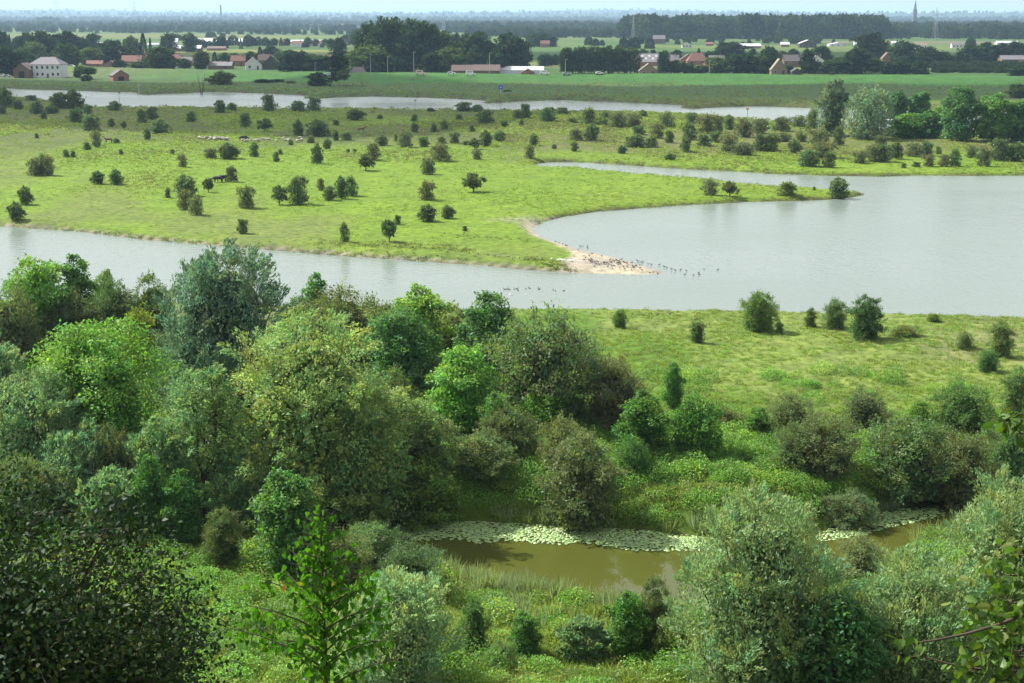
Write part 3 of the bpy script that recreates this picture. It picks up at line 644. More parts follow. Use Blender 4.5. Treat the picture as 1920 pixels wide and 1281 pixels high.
ORD = ['', 'first', 'second', 'third', 'fourth', 'fifth', 'sixth', 'seventh', 'eighth', 'ninth', 'tenth', 'eleventh', 'twelfth', 'thirteenth', 'fourteenth', 'fifteenth', 'sixteenth', 'seventeenth', 'eighteenth', 'nineteenth', 'twentieth']
SHADE = {'dome': 'dark green', 'brown': 'brownish', 'light': 'yellow-green', 'tree': 'dark'}
USED_LABELS = set()
def label_row(items, where, noun):
    """labels that point: look, the row it stands in, and its place counted along that row"""
    items = sorted(items, key=lambda a: a[0]); n = len(items); out = []
    for i, it in enumerate(items):
        x, y, w_, h_, k = it[:5]
        size = 'tiny' if w_ < 12 else 'small' if w_ < 20 else 'broad' if w_ > 34 else 'tall' if h_ > w_*1.25 else 'rounded'
        nn = 'trunked tree' if k == 'tree' else noun
        pos = 'only one' if n == 1 else 'leftmost' if i == 0 else 'rightmost' if i == n-1 else (ORD[i+1]+' from left' if i+1 <= (n+1)//2 else ORD[n-i]+' from right')
        out.append((it, f'{size} {SHADE[k]} {nn} {where}, {pos}'))
    return out
ROWS = [
 ('on the left bank of the far river', '8,201,34,36 34,205,20,17 60,189,24,10 110,203,30,28 137,203,36,34 70,213,26,22 98,213,28,15 4,214,14,16 165,214,17,16 216,207,24,17'),
 ('on the middle bank of the far river', '414,211,22,22 435,207,20,14 505,208,26,29 558,208,28,18 588,208,24,24 807,209,14,7 869,208,30,16 896,209,21,12 985,222,20,26 970,223,16,16b 1055,214,24,12'),
 ('in the shaded strip left of the sheep', '142,229,28,24 170,245,36,30 82,223,12,13 209,238,13,15 232,243,10,15t 266,230,20,24 285,224,23,22 301,250,36,26 277,263,13,22 359,229,18,20'),
 ('in the shaded strip behind the sheep', '460,238,22,25 497,247,25,23t 559,254,18,29 596,255,40,30 630,235,13,10 629,264,12,20 650,263,20,16 668,225,34,20 713,223,11,8'),
 ('in the shaded strip right of the sheep', '776,228,14,13 861,225,14,11 909,231,32,24 1027,228,30,26 778,248,14,18 813,247,13,14 833,244,14,20 885,247,13,13 946,238,14,12 978,236,10,12'),
 ('in the back row of the sunny meadow, left', '181,276,19,30b 164,281,15,14 219,269,12,10 69,259,8,9 125,295,13,14 137,295,9,12 227,290,8,10 323,290,10,10 396,297,25,18b 431,298,38,29 343,313,17,23b 477,294,18,27'),
 ('in the back row of the sunny meadow, centre', '518,303,13,18 526,290,7,10 545,272,10,10 583,268,16,13b 595,307,21,37 613,280,15,20 665,286,8,7 653,285,7,6 715,273,23,20 760,276,27,34b 742,265,9,16l 699,301,25,32b'),
 ('in the back row of the sunny meadow, right', '795,275,20,18 828,269,17,13b 853,269,20,20b 890,280,22,20t 875,272,16,8 912,275,22,30 935,265,23,20 826,302,38,32b 894,299,18,19b 993,297,18,25b 1000,273,17,22'),
 ('in the second row of the sunny meadow, left', '66,329,28,32b 92,329,20,36b 80,328,18,38 183,345,26,24 217,346,25,28'),
 ('in the second row of the sunny meadow, centre', '434,341,23,28b 391,361,17,25t 315,371,10,19b 347,367,40,38 602,357,14,22b 640,373,22,42 658,367,24,35 686,320,27,30t 803,327,27,30b 888,360,35,33t'),
 ('in the third row of the sunny meadow', '49,384,26,34 346,393,27,36b 368,403,26,35b 463,390,33,39b 524,384,26,35t 559,383,37,50 618,376,23,26 800,375,30,34b'),
 ('in the front row of the sunny meadow', '32,413,31,33 455,438,20,26 801,415,35,31 841,410,25,25 745,421,12,17 730,453,26,39t 646,453,18,34 872,433,10,9'),
 ('on the grassy tongue into the lake', '1331,366,30,29b 1368,371,27,30t 1475,373,34,32l 1571,372,36,38 1527,357,5,7'),
 ('in the back row of the thicket, left', '1072,231,22,12l 1102,233,30,30l 1128,234,24,15l 1158,239,33,29b 1188,238,30,25b 1205,219,16,13 1249,239,32,29b 1135,224,22,15 1079,263,25,21b 1108,264,26,32'),
 ('in the back row of the thicket, right', '1292,262,28,30 1298,232,24,20 1325,250,35,34b 1345,247,22,30b 1366,243,22,27 1394,257,36,34b 1424,250,32,27b 1465,246,34,26b 1497,237,34,20b 1342,267,22,20 1523,246,24,42l'),
 ('in the front row of the thicket, left', '1198,253,23,17 1232,259,27,27b 1193,276,40,24 1223,276,20,23l 1255,268,17,22 1039,279,9,9 1077,284,14,18b 1167,288,17,15 1257,300,21,12 1285,285,20,29 1320,274,25,21'),
 ('in the front row of the thicket, centre', '1366,285,34,33b 1393,290,40,22b 1425,283,26,30 1445,283,34,32 1468,265,30,16b 1491,287,25,25 1516,312,38,29 1553,314,23,27 1503,266,20,20l 1535,270,42,30b 1571,273,22,35 1542,296,44,30b'),
 ('in the thicket below the silver willows', '1652,273,22,18b 1640,303,36,32b 1655,303,30,32 1613,306,26,22b 1680,298,26,30 1712,293,34,25b 1735,292,26,26 1694,315,11,9 1718,313,15,9'),
 ('along the shore at far right', '1822,296,20,22b 1845,312,28,34b 1875,301,38,38 1903,302,32,34 1742,312,22,22b 1770,312,22,22b 1790,312,20,32 1759,289,12,15l'),
]
nb = 0
for where, txt in ROWS:
    for (x, y, w_, h_, k), lab in label_row(spec(txt), where, 'bush'):
        X, Y, Z = gpt(x, y); s = mpp(X, Y, Z)
        o = mobj('meadow_bush' if k != 'tree' else 'meadow_tree', RNG.choice(MID[k]), None, (X, Y, Z-.05)); hm = ztop(Y, y-h_) - Z
        o.rotation_euler = (0, 0, RNG.uniform(0, 6.28)); o.scale = (w_*s/4.0, w_*s/4.0, hm/3.6); v = RNG.uniform(.8, 1.1); o.color = (v*RNG.uniform(.92, 1.1), v, v*RNG.uniform(.9, 1.15), 1)
        assert lab not in USED_LABELS, lab
        USED_LABELS.add(lab)
        tag(o, lab, 'tree' if k == 'tree' else 'bush', 'bushes dotted over the meadow'); nb += 1
print('meadow bushes', nb)
# larger trees at the right, between thicket and river
for i, (x, yb, wd, yt, kind, tint, label) in enumerate([
 (1557, 254, 56, 152, 'silver', (.78,.8,.9), 'pale silver willow with pointed top, left one of the pair by the far river'),
 (1626, 260, 94, 163, 'silver', (.74,.76,.82), 'broad silver willow, right one of the pair by the far river'),
 (1683, 232, 40, 173, 'ashd', (.75,.85,.9), 'dark green tree directly right of the silver willow pair'),
 (1722, 232, 48, 174, 'ashd', (.78,.9,.9), 'dark round tree between the silver willows and the big dark grove'),
 (1802, 264, 70, 164, 'ashd', (.75,.85,.85), 'tallest dark green tree of the grove at right'),
 (1860, 264, 74, 176, 'ash', (.75,.8,.8), 'wide lighter green tree right of the tallest dark one'),
 (1916, 264, 60, 186, 'ashd', (.85,.95,.85), 'green tree of the grove cut by the right edge'),
 (1700, 258, 54, 214, 'ash', (.85,.9,.8), 'light green shrubby tree below the dark round tree'),
 (1738, 258, 54, 208, 'ashd', (.85,.95,.9), 'dark shrubby tree at the left foot of the big dark grove'),
 (1765, 240, 40, 200, 'ash', (1,1,.9), 'pale green bushy tree showing behind the dark grove'),
 ]):
    X, Y, Z = gpt(x, yb); s = mpp(X, Y, Z); hm = ztop(Y, yt) - Z; wm = wd*s; r = wm/2
    if kind == 'silver': cr, tr = make_tree('silver_willow', 300+i, r, hm, kind='plume', n=9000, leaf=(.75, .26), col=C_WILLOW, lobes=18, lr=.34, mat=FOLW, wind=(.04, 0), z0=hm*.02, up=.5)
    else: cr, tr = make_tree('grove_tree', 300+i, r, hm, kind='ash', n=8000, leaf=(.65, .42), col=C_ASH if kind == 'ash' else C_ASHD, lobes=16, lr=.36, z0=hm*.02, up=.5)
    e = empty('willow_tree' if kind == 'silver' else 'grove_tree', (X, Y, Z-.05)); tag(e, label, 'willow' if kind == 'silver' else 'tree', 'grove by the far river')
    mobj('crown', cr, e).color = (*tint, 1); mobj('trunk', tr, e)
# ---------------------------------------------------------------- village behind the dike, polder, horizon
def gz1(x, y): return float(ground(np.array([x]), np.array([y]))[0])
def cpt(x, py_base, z=2.0):
    p = pix(x, py_base, z); return float(p[0]), float(p[1])
WHITE = plain('white_render', (.62, .62, .60), .8); BRICK = plain('brick_wall', (.26, .13, .09), .9, nsc=1.5, noise=.25); DBRICK = plain('dark_brick', (.16, .095, .07), .9, noise=.25)
TILE_R = plain('red_tiles', (.20, .10, .08), .85, noise=.22, nsc=1.2); TILE_G = plain('grey_tiles', (.17, .16, .17), .85, noise=.2, nsc=1.2); TILE_D = plain('dark_tiles', (.09, .08, .085), .8, noise=.2)
TILE_B = plain('brown_tiles', (.13, .095, .085), .85, noise=.2); THATCH = plain('thatch', (.22, .19, .14), .95, noise=.2); SHEETW = plain('white_sheeting', (.58, .60, .62), .5, noise=.04)
SHEETG = plain('grey_sheeting', (.42, .43, .44), .6, noise=.12); WOODD = plain('dark_boards', (.06, .055, .05), .85); WOODB = plain('brown_boards', (.24, .17, .11), .85)
GLASS, t, b = mat_new('window_glass'); b.inputs['Base Color'].default_value = (.03, .035, .045, 1); b.inputs['Roughness'].default_value = .08
nzg = t.nodes.new('ShaderNodeTexNoise'); nzg.inputs['Scale'].default_value = 2
mrg = t.nodes.new('ShaderNodeMapRange'); mrg.inputs[3].default_value = .05; mrg.inputs[4].default_value = .15; t.links.new(nzg.outputs[0], mrg.inputs[0]); t.links.new(mrg.outputs[0], b.inputs['Roughness'])
DARK = plain('shade_and_wheel_black', (.02, .02, .02), .9); METAL = plain('grey_metal', (.35, .36, .37), .45, metal=.6); PYL = plain('steel_lattice', (.30, .32, .34), .6, metal=.3)

def house(x, yb, wpx, ytop, roof, wall, label, name='house', yaw=0.0, eave=.5, depth=None, hip=False, ridge='x', win=2, storeys=1, door=True, chimney=True, z=2.0, skylights=0, cat='house', bigdoor=False, group='houses behind the dike'):
    """house whose front is wpx wide, base at row yb and ridge at row ytop"""
    X, Y = cpt(x, yb, z); Zg = gz1(X, Y); X, Y = cpt(x, yb, Zg); s = mpp(X, Y, Zg); w_ = wpx*s; H = max(2.6, ztop(Y, ytop)-Zg); d = depth or min(12, max(6, w_*.6)); we = H*eave
    e = empty(name, (X, Y+d/2, Zg), yaw); tag(e, label, cat, group)
    a, c = w_/2, d/2; wm = MB(); wm.box(-a, a, -c, c, -.3, we)
    if not hip:                               # gable triangles
        if ridge == 'x':
            for sx in (-1, 1): wm.add([(sx*(a-.02), -c, we), (sx*(a-.02), c, we), (sx*(a-.02), 0, H-.1), (sx*(a-.3), -c, we), (sx*(a-.3), c, we), (sx*(a-.3), 0, H-.1)], [(0,1,2),(3,5,4),(0,2,5,3),(1,4,5,2)])
        else:
            for sy in (-1, 1): wm.add([(-a, sy*(c-.02), we), (a, sy*(c-.02), we), (0, sy*(c-.02), H-.1), (-a, sy*(c-.3), we), (a, sy*(c-.3), we), (0, sy*(c-.3), H-.1)], [(0,1,2),(3,5,4),(0,2,5,3),(1,4,5,2)])
    wm.build('wall', wall, e)
    o_ = .35; th = .18; rm = MB(); zl = we-.12
    if hip:
        ins = min(a, c)*.85 if ridge == 'x' else a*.85; rx = max(.4, a-ins)
        bv = [(-a-o_, -c-o_, zl), (a+o_, -c-o_, zl), (a+o_, c+o_, zl), (-a-o_, c+o_, zl)]
        rm.add(bv + [(-rx, 0, H), (rx, 0, H)] + [(v[0], v[1], v[2]-th) for v in bv], [(0,1,5,4),(1,2,5),(2,3,4,5),(3,0,4),(1,0,6,7),(2,1,7,8),(3,2,8,9),(0,3,9,6),(6,9,8,7)])
    else:
        def slab(p0, p1, q1, q0):
            rm.add([p0, p1, q1, q0] + [(v[0], v[1], v[2]-th) for v in (p0, p1, q1, q0)], [(0,1,2,3),(7,6,5,4),(0,4,5,1),(1,5,6,2),(2,6,7,3),(3,7,4,0)])
        if ridge == 'x':
            slab((-a-o_, -c-o_, zl), (a+o_, -c-o_, zl), (a+o_, .02, H), (-a-o_, .02, H)); slab((a+o_, c+o_, zl), (-a-o_, c+o_, zl), (-a-o_, -.02, H-.01), (a+o_, -.02, H-.01))
        else:
            slab((-a-o_, c+o_, zl), (-a-o_, -c-o_, zl), (.02, -c-o_, H), (.02, c+o_, H)); slab((a+o_, -c-o_, zl), (a+o_, c+o_, zl), (-.02, c+o_, H-.01), (-.02, -c-o_, H-.01))
    ro = rm.build('roof', roof, e)
    if chimney: MB().box(a*.5, a*.5+.7, -.35, .35, H-.9, H+.8).build('chimney', BRICK, ro)
    for k in range(skylights):
        xx = -a+w_*(k+.5)/skylights; f = .35+.3*(k % 2); y0 = -c*(1-f); zz = we+(H-we)*f
        MB().add([(xx-.6, y0-.5, zz-.35), (xx+.6, y0-.5, zz-.35), (xx+.6, y0+.5, zz+.55), (xx-.6, y0+.5, zz+.55), (xx-.6, y0-.5, zz-.15), (xx+.6, y0-.5, zz-.15), (xx+.6, y0+.5, zz+.75), (xx-.6, y0+.5, zz+.75)], [(0,3,2,1),(4,5,6,7),(0,1,5,4),(1,2,6,5),(2,3,7,6),(3,0,4,7)]).build('skylight', SHEETW, ro)
    if win:
        sh = we/storeys; ww = min(1.3, w_/win*.36); slots = [-a + w_*(k+.5)/win for k in range(win)]
        for st in range(storeys):
            for k, xx in enumerate(slots):
                if door and st == 0 and k == win//2: continue
                f = MB().box(xx-ww/2-.12, xx+ww/2+.12, -c-.06, -c+.05, st*sh+sh*.30, st*sh+sh*.30+min(1.7, sh*.56)).build('window', WHITE if wall is not WHITE else SHEETG, e)
                MB().box(xx-ww/2, xx+ww/2, -c-.10, -c-.03, st*sh+sh*.30+.12, st*sh+sh*.30+min(1.7, sh*.56)-.12).build('pane', GLASS, f)
        if door: MB().box(slots[win//2]-.55, slots[win//2]+.55, -c-.09, -c+.05, 0, min(2.3, sh*.8)).build('door', WOODD, e)
    if bigdoor: MB().box(-a*.35, a*.35, -c-.09, -c+.05, 0, we*.8).build('doorway_shade_panel', DARK, e)  # near-black panel painted as the shade inside an open barn front
    return e
H_ = house
H_(87, 146, 60, 107.5, TILE_G, WHITE, 'white two-storey country house with grey hipped roof and many windows', yaw=-.10, eave=.66, depth=11, hip=True, win=6, storeys=2, z=1.6)
H_(41, 146.5, 30, 118, TILE_B, DBRICK, 'brown brick barn attached left of the white country house', name='barn', cat='barn', eave=.55, depth=12, ridge='y', win=0, door=False, chimney=False, bigdoor=True, z=1.6)
H_(220, 152, 30, 131, TILE_D, BRICK, 'lone brick shed with dark roof on the grass before the dike', name='brick_shed', cat='shed', yaw=.5, eave=.5, depth=8, ridge='y', win=0, door=False, chimney=False, bigdoor=True, z=1.6)
H_(176, 126, 30, 113.5, TILE_R, BRICK, 'orange-red tiled roof house right of the white country house, just behind the dike')
H_(206, 127, 26, 114, TILE_B, BRICK, 'brown-roofed house right of the orange-roofed one', ridge='y')
H_(246, 126, 36, 104, TILE_R, BRICK, 'red-roofed farmhouse among trees, left part of the village')
H_(273, 125, 22, 102, TILE_R, BRICK, 'steep gabled house right of the red-roofed farmhouse', ridge='y', eave=.4)
H_(328, 118, 22, 101, TILE_R, BRICK, 'small house with bright red roof half hidden by a conifer')
H_(322, 130, 14, 115, TILE_B, WHITE, 'narrow white-edged gable end just behind the dike', ridge='y', eave=.4)
H_(352, 120, 24, 107, TILE_G, WHITE, 'pale house with grey roof right of the bright red roof')
H_(412, 130, 44, 116, TILE_G, DBRICK, 'long low grey-roofed house behind the dike, left of the white gable', name='long_house')
H_(446, 124, 26, 104, TILE_R, BRICK, 'red-roofed house behind the long grey roof')
H_(474, 131, 30, 107, TILE_G, WHITE, 'white gabled farmhouse with broad eaves at the dike', ridge='y', eave=.42, yaw=.2)
H_(497, 124, 24, 102, TILE_B, DBRICK, 'brown roof behind the white gabled farmhouse')
H_(509, 131, 34, 104, TILE_D, WOODD, 'dark timber barn with pale sloping roof edge', name='barn', cat='barn', ridge='y', eave=.35, win=0, door=False, chimney=False)
H_(138, 118, 24, 101, TILE_G, BRICK, 'grey gable half hidden by trees behind the white country house', ridge='y', eave=.4)
H_(627, 124, 26, 103, TILE_R, WHITE, 'white house with small red roof left of the pale willow-like tree')
H_(671, 151, 34, 126, TILE_D, WOODD, 'black dike house with white trim on the river side of the dike', eave=.45, win=3, hip=True, z=3.0)
H_(868, 139.5, 42, 122, TILE_B, DBRICK, 'long low brown barn behind the dike, left one', name='barn', cat='barn', win=0, door=False, chimney=False, eave=.4, z=2)
H_(912, 139.5, 50, 121.5, TILE_B, DBRICK, 'long low brown barn behind the dike, middle one', name='barn', cat='barn', win=0, door=False, chimney=False, eave=.4)
H_(978, 139, 82, 125, SHEETG, SHEETW, 'long pale shed with white roof stripe behind the dike', name='shed', cat='shed', win=0, door=False, chimney=False, eave=.55)
H_(990, 140, 24, 129, TILE_B, BRICK, 'small gable in front of the long pale shed', ridge='y', chimney=False, eave=.35)
H_(1212, 124, 58, 101, TILE_G, BRICK, 'large barn roof with rows of pale skylights', name='barn', cat='barn', skylights=9, win=0, door=False, chimney=False, eave=.35, depth=16)
H_(1216, 140, 34, 119, THATCH, WOODB, 'timber-framed gable end behind the dike, below the skylight roof', ridge='y', eave=.35)
H_(1258, 124, 30, 103, TILE_G, BRICK, 'grey roof between the skylight barn and the red hipped house')
H_(1290, 121, 28, 102, TILE_B, BRICK, 'brown gabled house left of the red hipped house', ridge='y')
H_(1308, 122, 38, 99.5, TILE_R, BRICK, 'house with large red hipped roof, right of centre', hip=True, eave=.35)
H_(1324, 136, 10, 119, TILE_R, BRICK, 'narrow orange brick house end behind the dike', chimney=False)
H_(1344, 122, 28, 104, TILE_G, BRICK, 'grey roof right of the large red hipped roof')
H_(1461, 140, 30, 110, THATCH, WOODB, 'thatched cottage with brown gable right behind the dike', ridge='y', eave=.3)
H_(1492, 126, 44, 103, TILE_D, DBRICK, 'wide dark-roofed house behind the thatched cottage')
H_(1494, 140, 17, 128, TILE_D, WOODD, 'small black shed with white gable edge at the dike', name='shed', cat='shed', ridge='y', win=0, door=False, chimney=False)
H_(1532, 122, 26, 104, TILE_G, WHITE, 'white-edged gable right of the wide dark roof', ridge='y')
H_(1664, 122, 20, 98, TILE_B, BRICK, 'brown-roofed house among dense trees at right', ridge='y')
H_(1757, 121, 10, 111, TILE_G, WHITE, 'small white house gable in front of the right-hand trees', ridge='y', chimney=False)
H_(1900, 122, 44, 104, TILE_G, WOODB, 'brown farm building with dark open front at far right', name='barn', cat='barn', win=0, door=False, chimney=False, bigdoor=True, eave=.6)
G2 = 'farm sheds and glasshouses out in the polder'
for a in [(424, 84.5, 116, 72.5, SHEETW, SHEETW, 'long white glasshouse behind the village, widest of all'), (322, 86, 22, 72, SHEETW, SHEETW, 'small white shed left of the widest glasshouse'), (575, 83, 60, 75, SHEETW, SHEETW, 'white glasshouse far behind the left village trees'),
          (160, 88, 84, 79, SHEETG, WOODB, 'long grey-roofed shed above the white country house'), (340, 97, 72, 85, SHEETW, DBRICK, 'long dark shed with white roof line behind the village'), (405, 95, 34, 87, TILE_B, BRICK, 'low brown-roofed bungalow right of the long dark shed'),
          (287, 86, 20, 81, SHEETW, SHEETW, 'low white tunnel beside the tall conifer'), (163, 40, 22, 35, SHEETW, SHEETW, 'far white hall below the left horizon'), (190, 39.5, 10, 35, SHEETW, SHEETW, 'smaller far white hall below the left horizon'), (300, 43, 20, 39, SHEETW, SHEETW, 'far white hall left of the chimney'),
          (360, 51, 12, 48, SHEETW, SHEETW, 'tiny pale far building below the chimney, left'), (382, 49.5, 12, 46.5, TILE_R, WHITE, 'tiny far building with reddish roof by the chimney'), (590, 50.5, 24, 46, SHEETG, SHEETW, 'far pale farm hall left of the tall poplars'),
          (615, 49, 12, 45, TILE_R, WHITE, 'far farmhouse left of the tall poplars'), (645, 49.5, 10, 44.5, TILE_R, BRICK, 'far red-roofed house just left of the tall poplars'), (1022, 89, 17, 76, TILE_R, BRICK, 'red-roofed house inside the dark round tree clump'),
          (1097, 50, 8, 45, TILE_R, BRICK, 'far red roof in the woods right of the dark clump'), (1148, 62, 24, 55.5, SHEETG, SHEETW, 'far pale hall before the long dark wood'), (1236, 82, 22, 66, TILE_G, DBRICK, 'grey-roofed dark barn standing alone before the long dark wood'),
          (1288, 90, 18, 79, TILE_D, WHITE, 'dark-roofed house with white gable before the long dark wood'), (1405, 91, 44, 82, SHEETW, WOODB, 'long white-roofed shed right of the big round tree'), (1330, 86, 14, 79, TILE_R, BRICK, 'red-roofed farmhouse before the long dark wood'),
          (1472, 88.5, 16, 79, SHEETW, WOODB, 'bright white-roofed shed at the right polder'), (1515, 89.5, 32, 75, SHEETG, WOODD, 'pale gabled barn in the right polder'), (1572, 87, 34, 80, SHEETW, SHEETW, 'white glasshouse right of the pale gabled barn'),
          (1606, 86, 8, 78, SHEETW, SHEETW, 'small white shed left of the tall right-hand tree'), (1680, 82, 14, 77.5, SHEETW, SHEETW, 'white roof strip right of the tall right-hand tree'), (1728, 92, 22, 80, THATCH, WHITE, 'pale cottage in the right polder'), (1795, 90, 20, 79, TILE_G, WHITE, 'white-fronted farm before the right woods'), (1830, 86, 7, 80, TILE_R, WHITE, 'small red roof before the right woods'), (1890, 84, 40, 77, SHEETG, SHEETG, 'grey glasshouse at the right edge')]:
    H_(*a, name='farm_hall', cat='building', win=3 if a[2] > 15 else 0, door=False, chimney=False, group=G2, ridge='y' if 'gable' in a[6] else 'x', eave=.55, z=1.8)
for x, y, w_ in ((486, 85, 12), (530, 86, 10), (557, 87.5, 20), (580, 87, 14), (605, 87, 18), (625, 86, 14), (655, 84, 16)):
    H_(x, y, w_, y-11, [TILE_B, TILE_G, TILE_R][int(x) % 3], WHITE, f'small polder cottage, {ORD[(486, 530, 557, 580, 605, 625, 655).index(x)+1]} from left in the row of round trees', name='cottage', cat='house', win=0, door=False, group='cottages along the polder road', z=1.8)

# ---- far trees
def far_proto(kind, seed):
    r, h = 5.0, 12.0
    a = dict(round=dict(kind='ash', n=2200, leaf=(1.1, .75), col=(.055, .090, .035), lobes=13, lr=.42, z0=.6, up=.5, sub=(8, 12)),
             light=dict(kind='ash', n=2200, leaf=(1.1, .75), col=(.085, .125, .045), lobes=13, lr=.42, z0=.6, up=.5, sub=(8, 12)),
             dark=dict(kind='ash', n=2200, leaf=(1.1, .75), col=(.035, .062, .030), lobes=13, lr=.42, z0=.4, up=.5, sub=(8, 12)),
             pop=dict(kind='ash', n=2200, leaf=(1.0, .7), col=(.045, .075, .032), lobes=16, lr=.40, z0=.8, up=.9, sub=(8, 12), prof='egg'))[kind]
    cr, tr = make_tree('far_tree', seed, r, h, mat=FOLF, **a); return joined('far_tree', cr, tr)
FAR = {k: [far_proto(k, 1500+7*j+len(k)) for j in range(3)] for k in ('round', 'light', 'dark', 'pop')}
def conifer(seed):
    rng = np.random.default_rng(seed); n = 1600; z = rng.uniform(.02, 1, n); a = rng.uniform(0, 6.28, n); rr = (1-z)**.85*5*rng.uniform(.5, 1, n)*(.85+.15*np.sin(z*70))
    P = np.stack([np.cos(a)*rr, np.sin(a)*rr, z*12], -1); D = np.stack([np.cos(a), np.sin(a), np.full(n, -.25)], -1)
    V, Q = leaf_quads(P, D, rdir(rng, n)+[0, 0, 1], rng.uniform(.7, 1.2, n), rng.uniform(.4, .7, n)); c = jitter_col(rng, (.028, .05, .03), (z*12).astype(int), n)
    cr = mesh_np('c', V, Q=Q, col=np.repeat(c, 4, 0), mats=[FOLF]); V, Q = tubes([(np.array([[0, 0, -.3], [0, 0, 6], [0, 0, 11.5]]), [.3, .2, .05])]); return joined('conifer', cr, mesh_np('t', V, Q=Q, mats=[BARK]))
FAR['con'] = [conifer(1), conifer(2)]
VROWS = [   # (where, 'x,y_base,width,y_top,kind')
 ('behind the white country house', '12,142,52,86,d 40,128,44,92,r 6,110,28,60,d 20,104,10,64,c 34,104,22,70,r 50,104,22,62,r 82,118,50,60,r 66,120,44,80,l 104,118,40,74,d'),
 ('above the small brick shed', '128,112,46,60,d 150,108,36,68,r 175,96,26,63,d 128,126,40,82,r 212,120,46,77,d 170,122,36,90,l 190,120,30,98,r 152,140,22,124,l 168,140,24,126,r 146,146,12,124,d'),
 ('around the red-roofed farmhouse', '248,112,28,69,l 234,108,12,74,c 270,112,22,62,c 283,110,10,70,c 304,131,50,88,r 290,128,36,104,d 262,130,36,115,l 316,104,26,64,r 304,92,8,68,c 225,128,24,112,d'),
 ('left of the white gabled farmhouse', '357,98,26,62,r 345,128,24,110,r 378,130,26,96,b 372,118,22,100,l 403,122,16,97,c 422,122,24,99,r 440,118,22,100,d 470,120,24,97,r 452,92,8,72,c 430,86,10,73,r 466,88,10,70,d'),
 ('right of the dark timber barn', '488,112,16,87,c 508,110,26,86,r 542,134,44,94,d 562,134,36,96,d 584,134,42,102,r 604,134,38,104,d 624,120,24,100,r 635,116,32,72,d 525,112,18,98,r'),
 ('in the polder row of round trees', '495,86,11,73,r 514,86,15,72,r 527,86,9,70,c 538,86,12,72,d 577,87,13,70,l 592,87,10,73,r 610,87,11,73,l 651,85,10,63,c 668,86,24,56,r 620,87,11,72,r'),
 ('in the tall poplar grove', '696,132,52,42,p 722,133,56,35,p 748,132,54,36,p 775,133,56,38,p 800,133,54,42,p 820,132,42,52,l 706,133,40,62,r 760,134,46,66,d 835,132,34,66,r'),
 ('below the tall poplar grove', '690,136,64,86,l 668,134,40,95,r 636,151,34,100,d 720,136,36,100,d 812,136,40,98,d 846,136,44,89,l 643,150,20,132,l'),
 ('right of the tall poplar grove', '855,110,16,62,d 873,126,24,65,d 900,132,50,60,d 925,130,32,84,r 952,130,56,64,d 980,130,34,74,d 865,132,30,80,r 884,137,26,96,r 930,138,30,98,d'),
 ('in the dark clump with the red roof', '1008,88,22,63,d 1022,87,26,62,d 1034,88,20,66,d'),
 ('in the clipped poplar row on the dike', '1057,138,14,92,p 1067,138,14,90,p 1079,138,16,91,p 1092,138,18,88,p 1107,138,18,88,p 1123,138,18,89,p 1140,138,20,86,p 1160,138,26,87,p 1182,138,28,90,p'),
 ('beside the skylight barn', '1022,124,26,101,d 1040,122,20,102,d 1245,138,22,95,d 1267,138,28,113,r 1269,112,18,94,d 1290,138,20,118,r 1297,134,10,116,c 1312,138,22,122,r 1225,106,10,93,d 1205,104,14,92,r'),
 ('around the large red hipped roof', '1310,104,10,90,c 1330,112,18,97,r 1352,112,26,88,r 1370,108,56,80,d 1342,138,38,107,l 1378,138,52,103,d 1400,138,36,100,d 1423,138,32,102,l 1440,136,28,88,d 1412,104,12,92,d'),
 ('around the thatched cottage', '1430,112,14,92,c 1444,138,26,90,d 1466,116,24,96,l 1486,110,18,92,r 1516,138,30,92,d 1540,120,32,86,d 1556,138,32,112,r 1480,138,16,122,r 1528,138,24,118,r'),
 ('in the dense right-hand trees', '1578,138,44,108,r 1606,138,52,92,d 1628,116,50,62,r 1650,112,32,76,b 1690,124,48,78,d 1735,121,48,88,d 1616,126,44,100,d 1666,139,30,116,d 1692,139,34,114,d 1724,139,30,113,d 1640,136,36,110,r 1712,122,28,98,r'),
 ('along the orchard at far right', '1766,121,28,97,r 1790,120,24,104,l 1822,121,44,83,d 1848,118,28,80,r 1878,118,34,82,d 1905,112,36,78,d 1860,116,26,96,r 1908,142,30,123,d 1803,116,24,96,r 1920,104,30,84,r'),
 ('on the river side of the dike', '597,161,34,136,d 494,155,30,148,d 520,154,22,148,r 545,156,16,152,r 415,172,40,134,l 162,152,18,140,r 950,184,18,168,r 1908,184,30,157,l 1560,140,8,134,r'),
]
KN = {'r': 'round', 'l': 'light', 'd': 'dark', 'p': 'pop', 'c': 'con', 'b': 'brownt'}
SHADE.update(round='green', light='pale green', dark='dark green', pop='tall green', con='pointed dark', brownt='brown-tinged')
nvt = 0
for where, txt in VROWS:
    it = []
    for tok in txt.split():
        x, yb, w_, yt, k = tok.split(','); it.append((float(x), float(yb), float(w_), float(yb)-float(yt), KN[k], float(yt)))
    for (x, yb, w_, h_, k, yt), lab in label_row(it, where, 'tree' if 'river side' not in where else 'bush'):
        X, Y = cpt(x, yb); Z = gz1(X, Y); X, Y = cpt(x, yb, Z); s = mpp(X, Y, Z); hm = ztop(Y, yt)-Z
        o = mobj('conifer' if k == 'con' else 'poplar_tree' if k == 'pop' else 'broadleaf_tree', RNG.choice(FAR['round' if k == 'brownt' else k]), None, (X, Y, Z-.1))
        o.rotation_euler = (0, 0, RNG.uniform(0, 6.28)); w_ *= 1.45 if k == 'pop' and w_ < 30 else 1.14; o.scale = (w_*s/10, w_*s/10, hm/12); v = RNG.uniform(.85, 1.15)
        o.color = (v*(1.5 if k == 'brownt' else 1), v, v, 1)
        assert lab not in USED_LABELS, lab
        USED_LABELS.add(lab); tag(o, lab, 'tree', 'trees around the dike village'); nvt += 1
